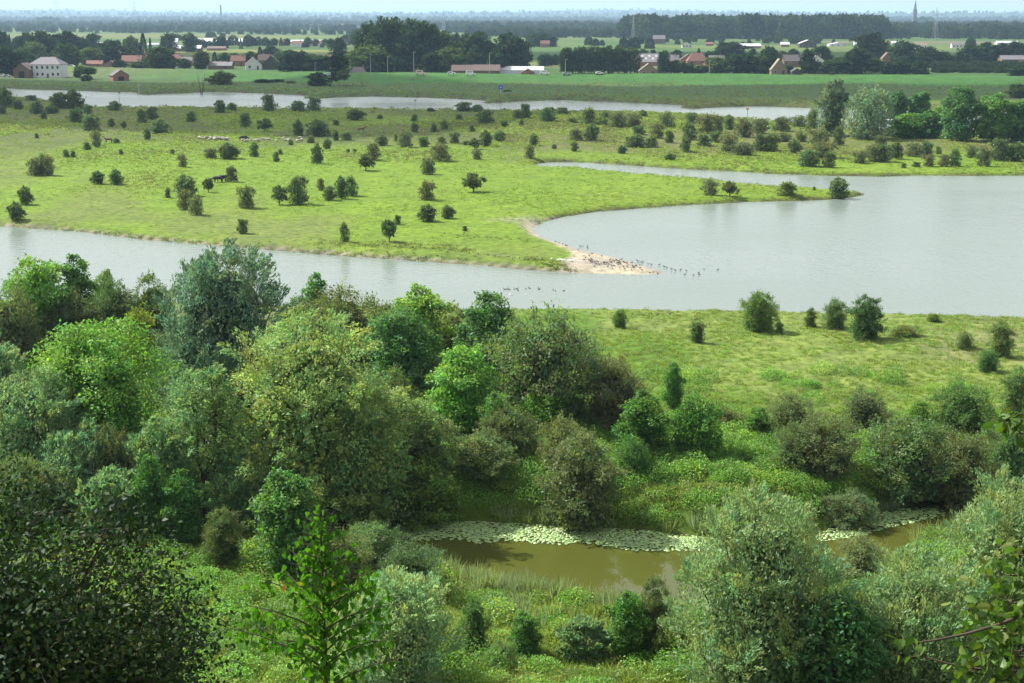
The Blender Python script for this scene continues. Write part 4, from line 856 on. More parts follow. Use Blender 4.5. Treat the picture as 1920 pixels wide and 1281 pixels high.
print('village trees', nvt)
# leafless tree on the far bank
mb = MB(); rg = random.Random(3)
for k in range(9):
    a = rg.uniform(-.5, .5); x2 = a*4; mb.tube([(rg.uniform(-.3, .3), 0, -.2), (x2*.5, rg.uniform(-.5, .5), 5), (x2, rg.uniform(-1, 1), rg.uniform(9, 12.5))], [.09, .06, .02], 5)
X, Y = cpt(378, 173, 1); o = mb.build('bare_tree', BARK, None, (X, Y, gz1(X, Y))); tag(o, 'thin leafless tree with several stems on the far river bank', 'tree')

# ---- scatter node groups for growth nobody could count
def scatter(name, protos, pts, scl, rot, idx, label=None, cat=None, sclz=None):
    me = bpy.data.meshes.new(name); me.vertices.add(len(pts)); me.vertices.foreach_set('co', np.asarray(pts, np.float32).ravel())
    s3 = np.stack([scl, scl, scl if sclz is None else sclz], -1).astype(np.float32); r3 = np.zeros((len(pts), 3), np.float32); r3[:, 2] = rot
    for an, ar in (('scl', s3), ('rot', r3)):
        me.attributes.new(an, 'FLOAT_VECTOR', 'POINT').data.foreach_set('vector', ar.ravel())
    me.attributes.new('idx', 'INT', 'POINT').data.foreach_set('value', np.asarray(idx, np.int32))
    o = mobj(name, me); tag(o, label, cat, kind='stuff')
    cc = bpy.data.collections.new(name+'_kinds')
    for j, pm in enumerate(protos):
        po = bpy.data.objects.new(f'{name}_kind{j:02d}', pm); cc.objects.link(po)
    g = bpy.data.node_groups.new(name, 'GeometryNodeTree')
    g.interface.new_socket('Geometry', in_out='INPUT', socket_type='NodeSocketGeometry'); g.interface.new_socket('Geometry', in_out='OUTPUT', socket_type='NodeSocketGeometry')
    N = g.nodes; gi = N.new('NodeGroupInput'); go = N.new('NodeGroupOutput'); ci = N.new('GeometryNodeCollectionInfo'); ci.inputs['Collection'].default_value = cc; ci.inputs['Separate Children'].default_value = True; ci.inputs['Reset Children'].default_value = True
    ip = N.new('GeometryNodeInstanceOnPoints'); ip.inputs['Pick Instance'].default_value = True
    def na(n_, ty): a = N.new('GeometryNodeInputNamedAttribute'); a.data_type = ty; a.inputs['Name'].default_value = n_; return a.outputs['Attribute']
    L = g.links; L.new(gi.outputs[0], ip.inputs['Points']); L.new(ci.outputs[0], ip.inputs['Instance']); L.new(na('idx', 'INT'), ip.inputs['Instance Index'])
    L.new(na('rot', 'FLOAT_VECTOR'), ip.inputs['Rotation']); L.new(na('scl', 'FLOAT_VECTOR'), ip.inputs['Scale']); L.new(ip.outputs[0], go.inputs[0])
    md = o.modifiers.new('scatter', 'NODES'); md.node_group = g
    return o
def wood_proto(seed, col):
    rng = np.random.default_rng(seed); n = 420; u = rdir(rng, n); u[:, 2] = np.abs(u[:, 2]); rr = (.82+.25*rng.random((n, 1)))
    P = u*rr*[5, 5, 10] + [0, 0, 1.5]; P[: n//5, 2] *= .4
    V, Q = leaf_quads(P, unit(rdir(rng, n)+u), unit(u+rdir(rng, n)*.6), rng.uniform(1.6, 2.8, n), rng.uniform(1.2, 2, n)); c = jitter_col(rng, col, rng.integers(0, 14, n), n)
    return mesh_np('wood_tree', V, Q=Q, col=np.repeat(c, 4, 0), mats=[FOLF])
WP = [wood_proto(50+k, c) for k, c in enumerate([(.030, .050, .024), (.042, .064, .028), (.055, .078, .034), (.024, .042, .024)])]
rg = np.random.default_rng(77); pts = []; sc_ = []
def belt(x0, x1, y0, y1, n, hm, jx=0):
    """n trees between pixel columns x0..x1, bases between rows y0..y1, about hm metres tall"""
    x = rg.uniform(x0, x1, n); D0 = pix(960, y1, 1.5)[1]; D1 = pix(960, y0, 1.5)[1]; D = rg.uniform(D0, D1, n); X = (x-960)/F*D
    pts.append(np.stack([X, D, np.zeros(n)], -1)); sc_.append(hm/11.5*rg.uniform(.7, 1.15, n))
belt(1165, 1640, 66, 74, 420, 29); belt(1640, 1920, 62, 72, 130, 17); belt(1560, 2000, 56, 64, 170, 19)                # long dark wood, right
belt(1020, 1170, 52, 60, 90, 18); belt(700, 1020, 50, 58, 150, 18); belt(860, 1100, 56, 60, 60, 17)
belt(-100, 460, 51, 56, 150, 16); belt(250, 480, 58, 62, 40, 10); belt(420, 700, 52, 55, 60, 12)
belt(1640, 1960, 56, 74, 260, 17); belt(960, 1170, 60, 72, 110, 13); belt(0, 480, 56, 62, 170, 11); belt(480, 680, 58, 64, 60, 9); belt(840, 1000, 58, 70, 70, 14); belt(1190, 1640, 76, 84, 60, 7)
for yb in (49, 46.5, 44.5, 42.8, 41.4, 40.2):
    for k in range(26):
        x0 = rg.uniform(-300, 2100); belt(x0, x0+rg.uniform(60, 260), yb-.8, yb+.6, 30, rg.uniform(11, 19))
belt(-400, 2300, 36.0, 40, 4200, 20); belt(-300, 2200, 40, 44, 2600, 18); belt(-200, 2100, 44, 50, 1100, 16); belt(-100, 700, 50, 60, 260, 13); belt(1000, 2000, 50, 60, 420, 15); belt(90, 130, 45, 48, 26, 26); belt(1700, 1730, 44, 50, 40, 26)
for k in range(34):                          # hedges and lone trees through the polder
    x0 = rg.uniform(-100, 2000); yb = rg.uniform(56, 96); belt(x0, x0+rg.uniform(10, 110), yb-.4, yb+.4, int(rg.integers(3, 12)), rg.uniform(5, 11))
belt(1735, 1905, 124, 131, 260, 3.2); belt(1735, 1905, 134, 138, 200, 2.6); belt(560, 700, 64, 66, 14, 7); belt(480, 560, 64, 66, 10, 7)
pts = np.concatenate(pts); sc_ = np.concatenate(sc_); pts[:, 2] = ground(pts[:, 0], pts[:, 1]) - .2
scatter('distant_wood', WP, pts, sc_*rg.uniform(.8, 1.2, len(sc_)), rg.uniform(0, 6.28, len(sc_)), rg.integers(0, 4, len(sc_)), 'hazy belts of distant trees and hedges reaching to the horizon', 'woodland', sclz=sc_)

# ---- masts and marks
def pylon(x, yb, ytop, label, arms=2):
    X, Y = cpt(x, yb, 2); Z = gz1(X, Y); h = ztop(Y, ytop)-Z; s = h/46.0; m_ = MB(); bw = 3.6*s; r = max(.16*s, mpp(X, Y)*.22)
    for sx in (-1, 1):
        for sy in (-1, 1): m_.tube([(sx*bw, sy*bw, 0), (sx*bw*.35, sy*bw*.35, h*.6), (0, 0, h)], r, 4)
    for k in range(5):
        z0, z1 = h*.12*k, h*.12*(k+1); a0, a1 = bw*(1-.65*z0/(h*.6)), bw*(1-.65*z1/(h*.6))
        for sy in (-1, 1): m_.tube([(-a0, sy*a0, z0), (a1, sy*a1, z1)], r*.6, 4); m_.tube([(a0, sy*a0, z0), (-a1, sy*a1, z1)], r*.6, 4)
    e = empty('electricity_pylon', (X, Y, Z), .3); m_.build('lattice_tower', PYL, e)
    for k in range(arms): MB().tube([(-9*s, 0, h*(.66+.2*k)), (0, 0, h*(.69+.2*k)), (9*s, 0, h*(.66+.2*k))], r*.9, 4).build('cross_arm', PYL, e)
    tag(e, label, 'pylon', 'pylons on the horizon')
for a in ((107, 44, -14, 'tall pylon cut by the top edge above the left wooded hill'), (253, 44, -12, 'tall pylon cut by the top edge, second from left'), (367, 38, 13.5, 'far pylon left of the chimney'), (443, 38, 14, 'far pylon right of the chimney'),
          (518, 38, 15, 'far faint pylon above the polder, left of the tall poplars'), (591, 38, 15.5, 'far faint pylon halfway between chimney and tall poplars'), (658, 38, 15.5, 'far faint pylon just left of the tall poplars'), (783, 38, 14, 'far pylon above the tall poplars'), (832, 58, 16.5, 'wide-armed pylon right above the tall poplars'), (1187, 74, 27, 'pylon before the left end of the long dark wood'), (1753, 76, 14, 'pylon right of the church spire')): pylon(*a)
X, Y = cpt(415, 44, 2); Z = gz1(X, Y); o = empty('factory_chimney', (X, Y, Z)); h = ztop(Y, 9.5)-Z; r = mpp(X, Y)*1.6
MB().tube([(0, 0, 0), (0, 0, h*.97)], [r*1.25, r*.9], 10).build('shaft', plain('chimney_brick', (.09, .08, .085), .9), o); MB().tube([(0, 0, h*.955), (0, 0, h)], r*1.05, 10).build('rim', DBRICK, o); tag(o, 'dark factory chimney sticking up from the left horizon', 'chimney')
X, Y = cpt(1714, 50, 2); Z = gz1(X, Y); o = empty('church', (X, Y, Z)); h = ztop(Y, -2)-Z; q = mpp(X, Y)*3.0
MB().box(-q, q, -q, q, 0, h*.62).build('tower', TILE_D, o)
sp = MB(); n8 = 8; sp.add([(q*.98*math.cos(2*math.pi*k/n8+.39), q*.98*math.sin(2*math.pi*k/n8+.39), h*.62) for k in range(n8)]+[(0, 0, h)], [(k, (k+1) % n8, n8) for k in range(n8)]); sp.build('spire', TILE_D, o)
MB().box(-q*1.2, q*6, -q*1.6, q*1.6, 0, h*.28).build('nave', TILE_D, o); tag(o, 'church with slender pointed spire on the right horizon', 'church')
X, Y = cpt(223, 42, 2); Z = gz1(X, Y); o = empty('tower_crane', (X, Y, Z)); h = ztop(Y, 22)-Z; r = mpp(X, Y)*.35
MB().tube([(0, 0, 0), (0, 0, h*.8)], r, 4).build('mast', PYL, o); MB().tube([(-3, 0, h*.6), (h*.25, 0, h*1.12)], r, 4).build('jib', PYL, o); tag(o, 'small crane with raised jib on the left horizon', 'crane')
def pole(x, yb, ytop, label, head=True):
    X, Y = cpt(x, yb, 6); Z = gz1(X, Y); h = ztop(Y, ytop)-Z; e = empty('street_lamp', (X, Y, Z))
    MB().tube([(0, 0, 0), (0, 0, h)], [.16, .10], 6).build('post', SHEETG, e); MB().box(-.15, 1.2, -.12, .12, h-.02, h+.14).build('lamp_head', SHEETG, e); tag(e, label, 'street lamp', 'lamps along the dike road')
for i, (x, yt) in enumerate(((591, 118), (620, 103), (646, 103), (695, 102), (727, 107), (776, 98), (918, 100), (1060, 112), (1330, 114))):
    pole(x, 137, yt, f'thin street lamp on the dike road, {ORD[i+1]} from the left')
def beacon(x, yb, ytop, top, label):
    X, Y = cpt(x, yb, .3); Z = min(0, gz1(X, Y)); h = ztop(Y, ytop)-Z; e = empty('river_beacon', (X, Y, Z)); MB().tube([(0, 0, -.3), (0, 0, h)], .14, 6).build('pole', SHEETG, e)
    MB().add([(-.55, 0, h), (.55, 0, h), (0, 0, h-1.0), (-.55, .2, h), (.55, .2, h), (0, .2, h-1.0)], [(0,2,1),(3,4,5),(0,1,4,3),(1,2,5,4),(2,0,3,5)]).build('topmark', top, e); tag(e, label, 'beacon', 'marks along the far river')
REDP = plain('red_paint', (.55, .02, .03), .5); BLUEP = plain('blue_paint', (.02, .10, .62), .5)
beacon(224.5, 203, 172, TILE_D, 'thin dark beacon pole at the near side of the far river, left'); beacon(261, 177, 158, SHEETG, 'pale pole on the groyne of the far river'); beacon(779, 207, 187, TILE_D, 'thin dark beacon pole at the near side of the far river, centre'); beacon(1401, 225, 203, REDP, 'beacon pole with red triangular topmark in the far river')
X, Y = cpt(939, 184, 1); Z = gz1(X, Y); h = ztop(Y, 160)-Z; e = empty('river_sign', (X, Y, Z)); MB().tube([(0, .15, 0), (0, .15, h)], .1, 6).build('post', SHEETG, e); MB().box(-.85, .85, -.05, .05, h-1.6, h).build('board', BLUEP, e); MB().box(-.45, .45, -.09, -.052, h-1.0, h-.7).build('white_mark', WHITE, e); tag(e, 'blue square sign board on the far river bank', 'sign')
# ---- vehicles on the dike road
def car(x, yb, body, label, van=False, z=6.0, rz=0):
    X, Y = cpt(x, yb, z); Z = gz1(X, Y); e = empty('van' if van else 'car', (X, Y, Z), rz); L_ = 5.2 if van else 4.3; ht = 2.2 if van else 1.45
    prof = [(-L_/2, .35), (L_/2, .35), (L_/2, .95), (L_/2-.9, 1.05), (L_/2-1.5, ht), (-L_/2+.3, ht), (-L_/2, 1.0)] if van else [(-L_/2, .3), (L_/2, .3), (L_/2, .75), (L_/2-1.1, .9), (L_/2-1.7, ht), (-L_/2+.9, ht), (-L_/2+.1, .92)]
    n_ = len(prof); MB().add([(a, -.85, b) for a, b in prof]+[(a, .85, b) for a, b in prof], [tuple(range(n_)), tuple(reversed(range(n_, 2*n_)))]+[(k, k+n_, (k+1) % n_+n_, (k+1) % n_) for k in range(n_)]).build('body', body, e)
    MB().box(-L_/2+1.0, L_/2-1.75, -.875, .875, ht-.55, ht-.12).build('side_window', GLASS, e)
    for sx in (-1, 1):
        for sy in (-1, 1): MB().tube([(sx*L_*.3, sy*.88, .33), (sx*L_*.3, sy*.66, .33)], .33, 10).build('wheel', DARK, e)
    tag(e, label, 'van' if van else 'car', 'vehicles by the dike')
CARW = plain('white_paint', (.75, .75, .75), .3, .5, .03); CARS = plain('silver_paint', (.40, .42, .45), .3, .5, .03); CARB = plain('beige_paint', (.62, .50, .42), .4, .5, .03)
car(607, 136.2, CARS, 'silver car on the dike road left of the dark tree'); car(617, 136.2, CARW, 'white car on the dike road left of the dark tree'); car(788, 137.2, CARB, 'beige van on the dike road below the tall poplars', True)
car(882, 137.6, CARW, 'white van on the dike road before the brown barns', True); car(1021, 137.8, CARW, 'white van at the right end of the long pale shed', True); car(1062, 138, CARS, 'silver car by the clipped poplar row'); car(846, 137.2, CARW, 'white car left of the brown barns'); car(1124, 138, CARW, 'white car showing before the poplar row')
car(5, 144, CARW, 'white car parked at the far left by the brick barn', z=1.8); car(14, 145, CARS, 'silver car parked next to the brick barn', z=1.8); car(135, 122.5, CARW, 'white car on the dike top right of the white country house')
# white caravan below the silver willows
X, Y, Z = gpt(1668, 240); e = empty('caravan', (X, Y, Z), .2); MB().box(-2.4, 2.4, -1.1, 1.1, .5, 2.7).build('body', CARW, e); MB().box(-1.6, .2, -1.13, -1.09, 1.4, 2.1).build('window', GLASS, e); MB().box(.9, 1.6, -1.13, -1.09, .6, 2.3).build('door', SHEETG, e)
for sx in (-.5, .5): MB().tube([(sx, -1.05, .35), (sx, -.8, .35)], .35, 10).build('wheel', DARK, e)
tag(e, 'white caravan half hidden behind the broad silver willow', 'caravan')
# gate posts by the willows
e = empty('field_gate', gpt(1500, 245)); 
for k in range(4): MB().tube([(k*1.6, 0, 0), (k*1.6, 0, 1.6)], .09, 6).build('post', BARK, e)
for k in range(2): MB().box(0, 4.8, -.04, .04, .6+.5*k, .72+.5*k).build('rail', BARK, e)
tag(e, 'small wooden field gate on the bright grass left of the silver willows', 'gate')
# ---------------------------------------------------------------- ground cover
def tuft(name, seed, n, rad, h, L, Wd, col, mode, warm=None, wf=0, mat=None):
    rng = np.random.default_rng(seed); a = rng.uniform(0, 6.28, n); q = np.sqrt(rng.random(n))*rad
    if mode == 'grass':
        P = np.stack([np.cos(a)*q*.6, np.sin(a)*q*.6, np.zeros(n)-.05], -1); D = np.stack([np.cos(a)*q/rad*.55+rng.normal(0, .15, n), np.sin(a)*q/rad*.55+rng.normal(0, .15, n), np.ones(n)], -1); ll = h*rng.uniform(.6, 1.1, n)
    else:
        zz = h*np.sqrt(np.clip(1-(q/rad)**2, 0, 1))*rng.uniform(.5, 1.1, n); P = np.stack([np.cos(a)*q, np.sin(a)*q, zz], -1); D = rdir(rng, n) + np.stack([np.cos(a)*.5, np.sin(a)*.5, .2*np.ones(n)], -1); ll = L*rng.uniform(.7, 1.3, n)
    Nn = rdir(rng, n)*.6 + ([0, 0, 1] if mode != 'grass' else [0, 0, .1])
    V, Q = leaf_quads(P, D, Nn, ll, Wd*rng.uniform(.7, 1.3, n)); c = jitter_col(rng, col, rng.integers(0, 5, n), n, warm=warm, wfrac=wf)
    return mesh_np(name, V, Q=Q, col=np.repeat(c, 4, 0), mats=[mat or FOL])
TUFTS = [tuft('tuft', 1, 26, .45, .40, 0, .05, (.22, .31, .06), 'grass'), tuft('tuft', 2, 26, .5, .5, 0, .05, (.25, .32, .08), 'grass'), tuft('tuft', 3, 80, .5, .30, .12, .08, (.17, .28, .045), 'herb'), tuft('tuft', 4, 90, .55, .42, .12, .08, (.21, .31, .06), 'herb'),
         tuft('tuft', 5, 26, .4, .6, 0, .045, (.28, .24, .13), 'grass'), tuft('tuft', 6, 90, .7, .5, .12, .08, (.18, .26, .08), 'herb', (.27, .23, .12), .2)]
VINES = [tuft('vine_mound', 11+k, 620, 1.1, .75+.2*k, .115, .085, c, 'herb') for k, c in enumerate([(.16, .30, .045), (.20, .33, .055), (.13, .26, .045)])]
REEDS = [tuft('reed_tuft', 21+k, 34, .55, 1.2+.25*k, 0, .05, c, 'grass', mat=FOLW) for k, c in enumerate([(.19, .27, .07), (.25, .29, .11), (.21, .28, .16)])]
MIDT = [tuft('weed', 31, 12, .35, .35, 0, .10, (.20, .29, .05), 'grass'), tuft('weed', 32, 16, .5, .25, .25, .2, (.15, .20, .06), 'herb'), tuft('weed', 33, 12, .4, .45, 0, .08, (.20, .18, .09), 'grass'), tuft('weed', 34, 16, .5, .22, .25, .2, (.22, .31, .05), 'herb')]
rg = np.random.default_rng(11)
def sample(n, y0, y1, tw=.42):
    y = np.sqrt(rg.uniform(y0*y0, y1*y1, n)); x = rg.uniform(-tw, tw, n)*y
    z, dl, dr, dp, ds, dd = ground(x, y, True); return x, y, z, dl, dr, dp, ds, dd
x, y, z, dl, dr, dp, ds, dd = sample(95000, 62, 178)
n2 = fbm(x, y*.5, 14, 66, 3); n3 = fbm(x, y, 5, 67, 3)
ok = (z > .08) & (rg.random(len(x)) < (.30+.75*sstep(.35, .6, n3))*np.where(y < 126, 1, .42)); x, y, z, n2, n3 = (v[ok] for v in (x, y, z, n2, n3))
wet = sstep(.45, .62, n2); r_ = rg.random(len(x))
lowz = y + 14*(n3-.5) + 8*rg.normal(size=len(y)) < np.interp(x, [-30, 0, 8, 14], [150, 124, 108, 104])
idx = np.where(lowz, np.where(r_ < .22, 2, np.where(r_ < .45, 3, np.where(r_ < .6, 5, np.where(r_ < .85, 0, 1)))), np.where(r_ < .40*(1-wet)+.15, 0, np.where(r_ < .62, 1, np.where(r_ < .72, 2, np.where(r_ < .86, 3, np.where(r_ < .93, 4, 5))))))
idx = np.where((y < 84) & (rg.random(len(x)) < .7), rg.integers(0, 2, len(x)), idx); idx = np.where((idx == 4) & (rg.random(len(x)) < .6), 0, idx)
sc_ = rg.uniform(.45, 1.15, len(x))*np.where(lowz, 1.05, .75); scatter('meadow_herbs', TUFTS, np.stack([x, y, z-.03], -1), sc_, rg.uniform(0, 6.28, len(x)), idx, 'tangled grass and herbs covering the near bank', 'herbs')
# vine and bramble carpet on the banks
x, y, z, dl, dr, dp, ds, dd = sample(9000, 66, 134)
n3 = fbm(x, y, 7, 68, 3); px_ = 960+x/mpp(0, y, 1); ok = (z > .05) & (dp > .3) & (rg.random(len(x)) < np.where((y > 98) & (px_ > 700), np.where(y < np.interp(px_, [700, 1000, 1300, 1400, 1920], [128, 125, 117, 111, 108]), .85, .03), .22)*sstep(.25, .6, n3)*1.2)
x, y, z = x[ok], y[ok], z[ok]; scatter('vine_carpet', VINES, np.stack([x, y, z-.15], -1), rg.uniform(.6, 1.35, len(x)), rg.uniform(0, 6.28, len(x)), rg.integers(0, 3, len(x)), 'bright green carpet of vines and brambles on the pond banks', 'vines')
# reeds at the water line
x, y, z, dl, dr, dp, ds, dd = sample(60000, 74, 124)
px_ = 960+x/mpp(0, y, 0); nearside = y < pix(px_, np.interp(px_, [500, 1200, 1500, 1920], [1000, 1055, 1040, 915]), 0)[:, 1]
ok = (np.abs(dp-.1) < np.where(nearside, .9, .35)) & (rg.random(len(x)) < np.where(nearside & (px_ > 800) & (px_ < 1260), .45, .08)) | ((dp > 0) & (dp < 6) & nearside & (px_ > 780) & (px_ < 1290) & (rg.random(len(x)) < .05)); x, y, z = x[ok], y[ok], z[ok]
scatter('pond_reeds', REEDS, np.stack([x, y, np.maximum(z, -.25)-.05], -1), rg.uniform(.55, 1.0, len(x)), rg.uniform(0, 6.28, len(x)), rg.integers(0, 3, len(x)), 'reeds and rushes fringing the murky pond', 'reeds')
# weeds over the middle meadow
x, y, z, dl, dr, dp, ds, dd = sample(95000, 178, 560)
n1 = fbm(x, y*.5, 26, 69, 4); ok = (z > .25) & (ds > 1) & (rg.random(len(x)) < .12+.9*sstep(.42, .62, n1)); x, y, z, n1 = x[ok], y[ok], z[ok], n1[ok]
idx = np.where(rg.random(len(x)) < sstep(.55, .68, n1), rg.integers(1, 3, len(x)), np.where(rg.random(len(x)) < .5, 0, 3))
scatter('meadow_weeds', MIDT, np.stack([x, y, z-.03], -1), rg.uniform(.5, 1.2, len(x))*np.clip(y/300, .8, 1.5), rg.uniform(0, 6.28, len(x)), idx, 'scattered weeds and thistles over the grazed meadow', 'weeds')
# ragged grass and rushes hanging over the shore lines
x, y, z, dl, dr, dp, ds, dd = sample(150000, 152, 430)
ok = (np.abs(dl-.35) < np.clip(y/330, .5, 1.1)) & (ds > 1.5) & (rg.random(len(x)) < .25+.9*sstep(.4, .65, fbm(x, y, 9, 83, 3))); x, y, z = x[ok], y[ok], z[ok]
scatter('shore_grass', MIDT, np.stack([x, y, np.maximum(z, 0)-.05], -1), rg.uniform(.45, 1.0, len(x)), rg.uniform(0, 6.28, len(x)), rg.integers(0, 3, len(x)), 'ragged grass fringe along the lake shores', 'grass')
# darker weed strips behind the near shore
strip = []
for (xa, xb, ya, yb, n) in ((590, 890, 457, 470, 170), (985, 1085, 486, 502, 90), (690, 860, 455, 462, 50), (830, 1000, 440, 452, 40)):
    px_ = rg.uniform(xa, xb, n); py_ = ya+(yb-ya)*(px_-xa)/(xb-xa)+rg.normal(0, 2.2, n); strip.append(pix(px_, py_, .8))
strip = np.concatenate(strip); strip[:, 2] = ground(strip[:, 0], strip[:, 1]); strip = strip[strip[:, 2] > .1]
scatter('shore_weeds', MIDT, strip, rg.uniform(.5, 1.0, len(strip)), rg.uniform(0, 6.28, len(strip)), rg.integers(1, 3, len(strip)), 'dark weed strips along the near shore of the meadow', 'weeds')
# shaggy growth on the far banks
x, y, z, dl, dr, dp, ds, dd = sample(26000, 420, 760)
ok = (z > .1) & (z < 3) & (rg.random(len(x)) < np.where(np.abs(dr) < 14, .9, .18)); x, y, z = x[ok], y[ok], z[ok]
scatter('bank_growth', MIDT, np.stack([x, y, z-.05], -1), rg.uniform(1.2, 2.6, len(x)), rg.uniform(0, 6.28, len(x)), rg.integers(0, 3, len(x)), 'rough tall growth along the banks of the far river', 'growth')

# ---------------------------------------------------------------- lily pads
PADM, t, b = mat_new('lily_pad'); N = t.nodes; at = N.new('ShaderNodeAttribute'); at.attribute_name = 'Col'; t.links.new(at.outputs['Color'], b.inputs['Base Color']); b.inputs['Roughness'].default_value = .32; b.inputs['Specular IOR Level'].default_value = .7
def pad(seed):
    rng = np.random.default_rng(seed); k = 11; a = np.linspace(.25, 6.03, k); rr = rng.uniform(.92, 1.05, k)
    V = np.concatenate([[[0, 0, .0]], np.stack([np.cos(a)*rr, np.sin(a)*rr, .05*rng.random(k)], -1)]); V = np.concatenate([V, V-[0, 0, .03]])
    T = [(0, i, i+1) for i in range(1, k)]; Q = [(i, i+k+1, i+k+2, i+1) for i in range(1, k)]
    return V, T, Q
band = poly_px([(640,976),(720,981),(900,979),(980,984),(1060,989),(1150,992),(1210,995),(1290,1004),(1400,1008),(1390,1026),(1290,1034),(1230,1029),(1160,1024),(1080,1018),(1000,1013),(920,1011),(830,1004),(770,1012),(720,1008),(670,996)])
band2 = poly_px([(1530,1012),(1580,992),(1640,970),(1700,960),(1762,954),(1770,961),(1700,975),(1640,990),(1590,1004),(1545,1016)])
cand = []
for bd, n in ((band, 9000), (band2, 2500)):
    bx = np.array(bd); x = rg.uniform(bx[:, 0].min(), bx[:, 0].max(), n*4); y = rg.uniform(bx[:, 1].min(), bx[:, 1].max(), n*4); d = sdist(x, y, bd) + 1.6*(fbm(x, y, 2.2, 91, 3)-.5); dpv = sdist(x, y, POND)
    pr = np.where(d < -.3, .95, np.where(d < .5, .22, 0))*(dpv < -.1); ok = rg.random(len(x)) < pr; cand.append(np.stack([x, y], -1)[ok][:n])
cand = np.concatenate(cand); rad = rg.uniform(.10, .21, len(cand))
grid = {}; kept = []
for (x, y), r in zip(cand, rad):                 # pads lie side by side, hardly overlapping
    gi, gj = int(x//.4), int(y//.4); hit = False
    for a in (-1, 0, 1):
        for c in (-1, 0, 1):
            for (x2, y2, r2) in grid.get((gi+a, gj+c), ()):
                if (x-x2)**2+(y-y2)**2 < (.62*(r+r2))**2: hit = True
    if not hit: grid.setdefault((gi, gj), []).append((x, y, r)); kept.append((x, y, r))
kept = np.array(kept); print('lily pads', len(kept)); order = np.argsort(kept[:, 1])
edge = set(order[:260].tolist()); pv_, pq, ptr, pc, k0 = [], [], [], [], 0
protos = [pad(s_) for s_ in range(5)]; pmesh = []
def padcol(): v = rg.uniform(.8, 1.15); return np.array([.29, .42, .16])*v*(1 + rg.normal(0, .05, 3))
for V, T, Q in protos: pmesh.append(mesh_np('lily_pad', V, Q=Q, T=T, col=np.tile(padcol(), (len(V), 1)), mats=[PADM]))
for i, (x, y, r) in enumerate(kept):
    a = rg.uniform(0, 6.28); tilt = rg.normal(0, .07, 2)
    if i in edge:
        o = mobj('lily_pad', pmesh[i % 5], None, (x, y, .035)); o.scale = (r, r, r); o.rotation_euler = (tilt[0], tilt[1], a)
        tag(o, 'pale green lily pad floating at the open-water edge of the mat', 'lily pad', 'lily pads along the open edge of the mat'); continue
    V, T, Q = protos[i % 5]; ca, sa = math.cos(a), math.sin(a); v = V*r; v = np.stack([v[:, 0]*ca-v[:, 1]*sa, v[:, 0]*sa+v[:, 1]*ca, v[:, 2]], -1); v[:, 2] += v[:, 0]*tilt[0]+v[:, 1]*tilt[1]+.03
    pv_.append(v+[x, y, 0]); pq.append(np.array(Q)+k0); ptr.append(np.array(T)+k0); pc.append(np.tile(padcol(), (len(v), 1))); k0 += len(v)
o = mobj('lily_pad_mat', mesh_np('lily_pad_mat', np.concatenate(pv_), Q=np.concatenate(pq), T=np.concatenate(ptr), col=np.concatenate(pc), mats=[PADM])); tag(o, 'mat of pale green lily pads along the far side of the pond', 'lily pads', kind='stuff')
# ---------------------------------------------------------------- animals (each one continuous skinned body)
def skinned(name, verts, edges, rad, mat, sub=1):
    me = bpy.data.meshes.new(name); me.from_pydata(verts, edges, []); o = bpy.data.objects.new(name, me); COL.objects.link(o)
    sk = o.modifiers.new('skin', 'SKIN'); sk.use_smooth_shade = True
    if not me.skin_vertices: 
        bm = bmesh.new(); bm.from_mesh(me); bm.verts.layers.skin.verify(); bm.to_mesh(me); bm.free()
    for i, r in enumerate(rad): me.skin_vertices[0].data[i].radius = (r, r) if not isinstance(r, tuple) else r
    me.skin_vertices[0].data[0].use_root = True
    ss = o.modifiers.new('sub', 'SUBSURF'); ss.levels = sub; ss.render_levels = sub
    dg = bpy.context.evaluated_depsgraph_get(); m2 = bpy.data.meshes.new_from_object(o.evaluated_get(dg)); m2.name = name; m2.materials.clear(); m2.materials.append(mat)
    bpy.data.objects.remove(o); return m2
WOOL = plain('wool', (.36, .33, .27), .95); COWM = plain('black_hide', (.018, .016, .015), .7); HORM = plain('bay_hide', (.14, .075, .04), .7); BIRDD = plain('dark_plumage', (.05, .045, .042), .7); BIRDG = plain('grey_plumage', (.16, .15, .14), .8); BIRDW = plain('white_plumage', (.80, .80, .80), .8)
def quad(name, L, h, br, leg, neck, head, mat, hl=.25, lowered=False):
    """four-legged animal along +x; h shoulder height"""
    b = h-br*.9; nz = b+neck if not lowered else b-neck*.6
    v = [(0, 0, b), (L*.28, 0, b+.02), (L*.46, 0, b), (-L*.3, 0, b), (-L*.46, 0, b-.02), (L*.62, 0, (b+nz)/2), (L*.78, 0, nz), (L*.78+head, 0, nz-.12)]
    e = [(0, 1), (1, 2), (0, 3), (3, 4), (2, 5), (5, 6), (6, 7)]; r = [br, br*.95, br*.8, br*.98, br*.75, br*.48, br*.4, br*.24]
    for sx, base, kn in ((L*.34, 2, .03), (-L*.4, 4, -.06)):
        for sy in (-1, 1):
            k = len(v); v += [(sx, sy*br*.55, b-br*.6), (sx+kn*h, sy*br*.55, b*.45), (sx, sy*br*.55, .02)]; e += [(base, k), (k, k+1), (k+1, k+2)]; r += [leg*1.8, leg*1.1, leg]
    k = len(v); v += [(-L*.54, 0, b-.05), (-L*.58, 0, b-br*1.4)]; e += [(4, k), (k, k+1)]; r += [leg*.6, leg*.5]
    return skinned(name, v, e, r, mat)
SHEEP = [quad('sheep', 1.1, .82, .30, .045, .10, .22, WOOL), quad('sheep', 1.1, .80, .31, .045, .30, .22, WOOL, lowered=True)]
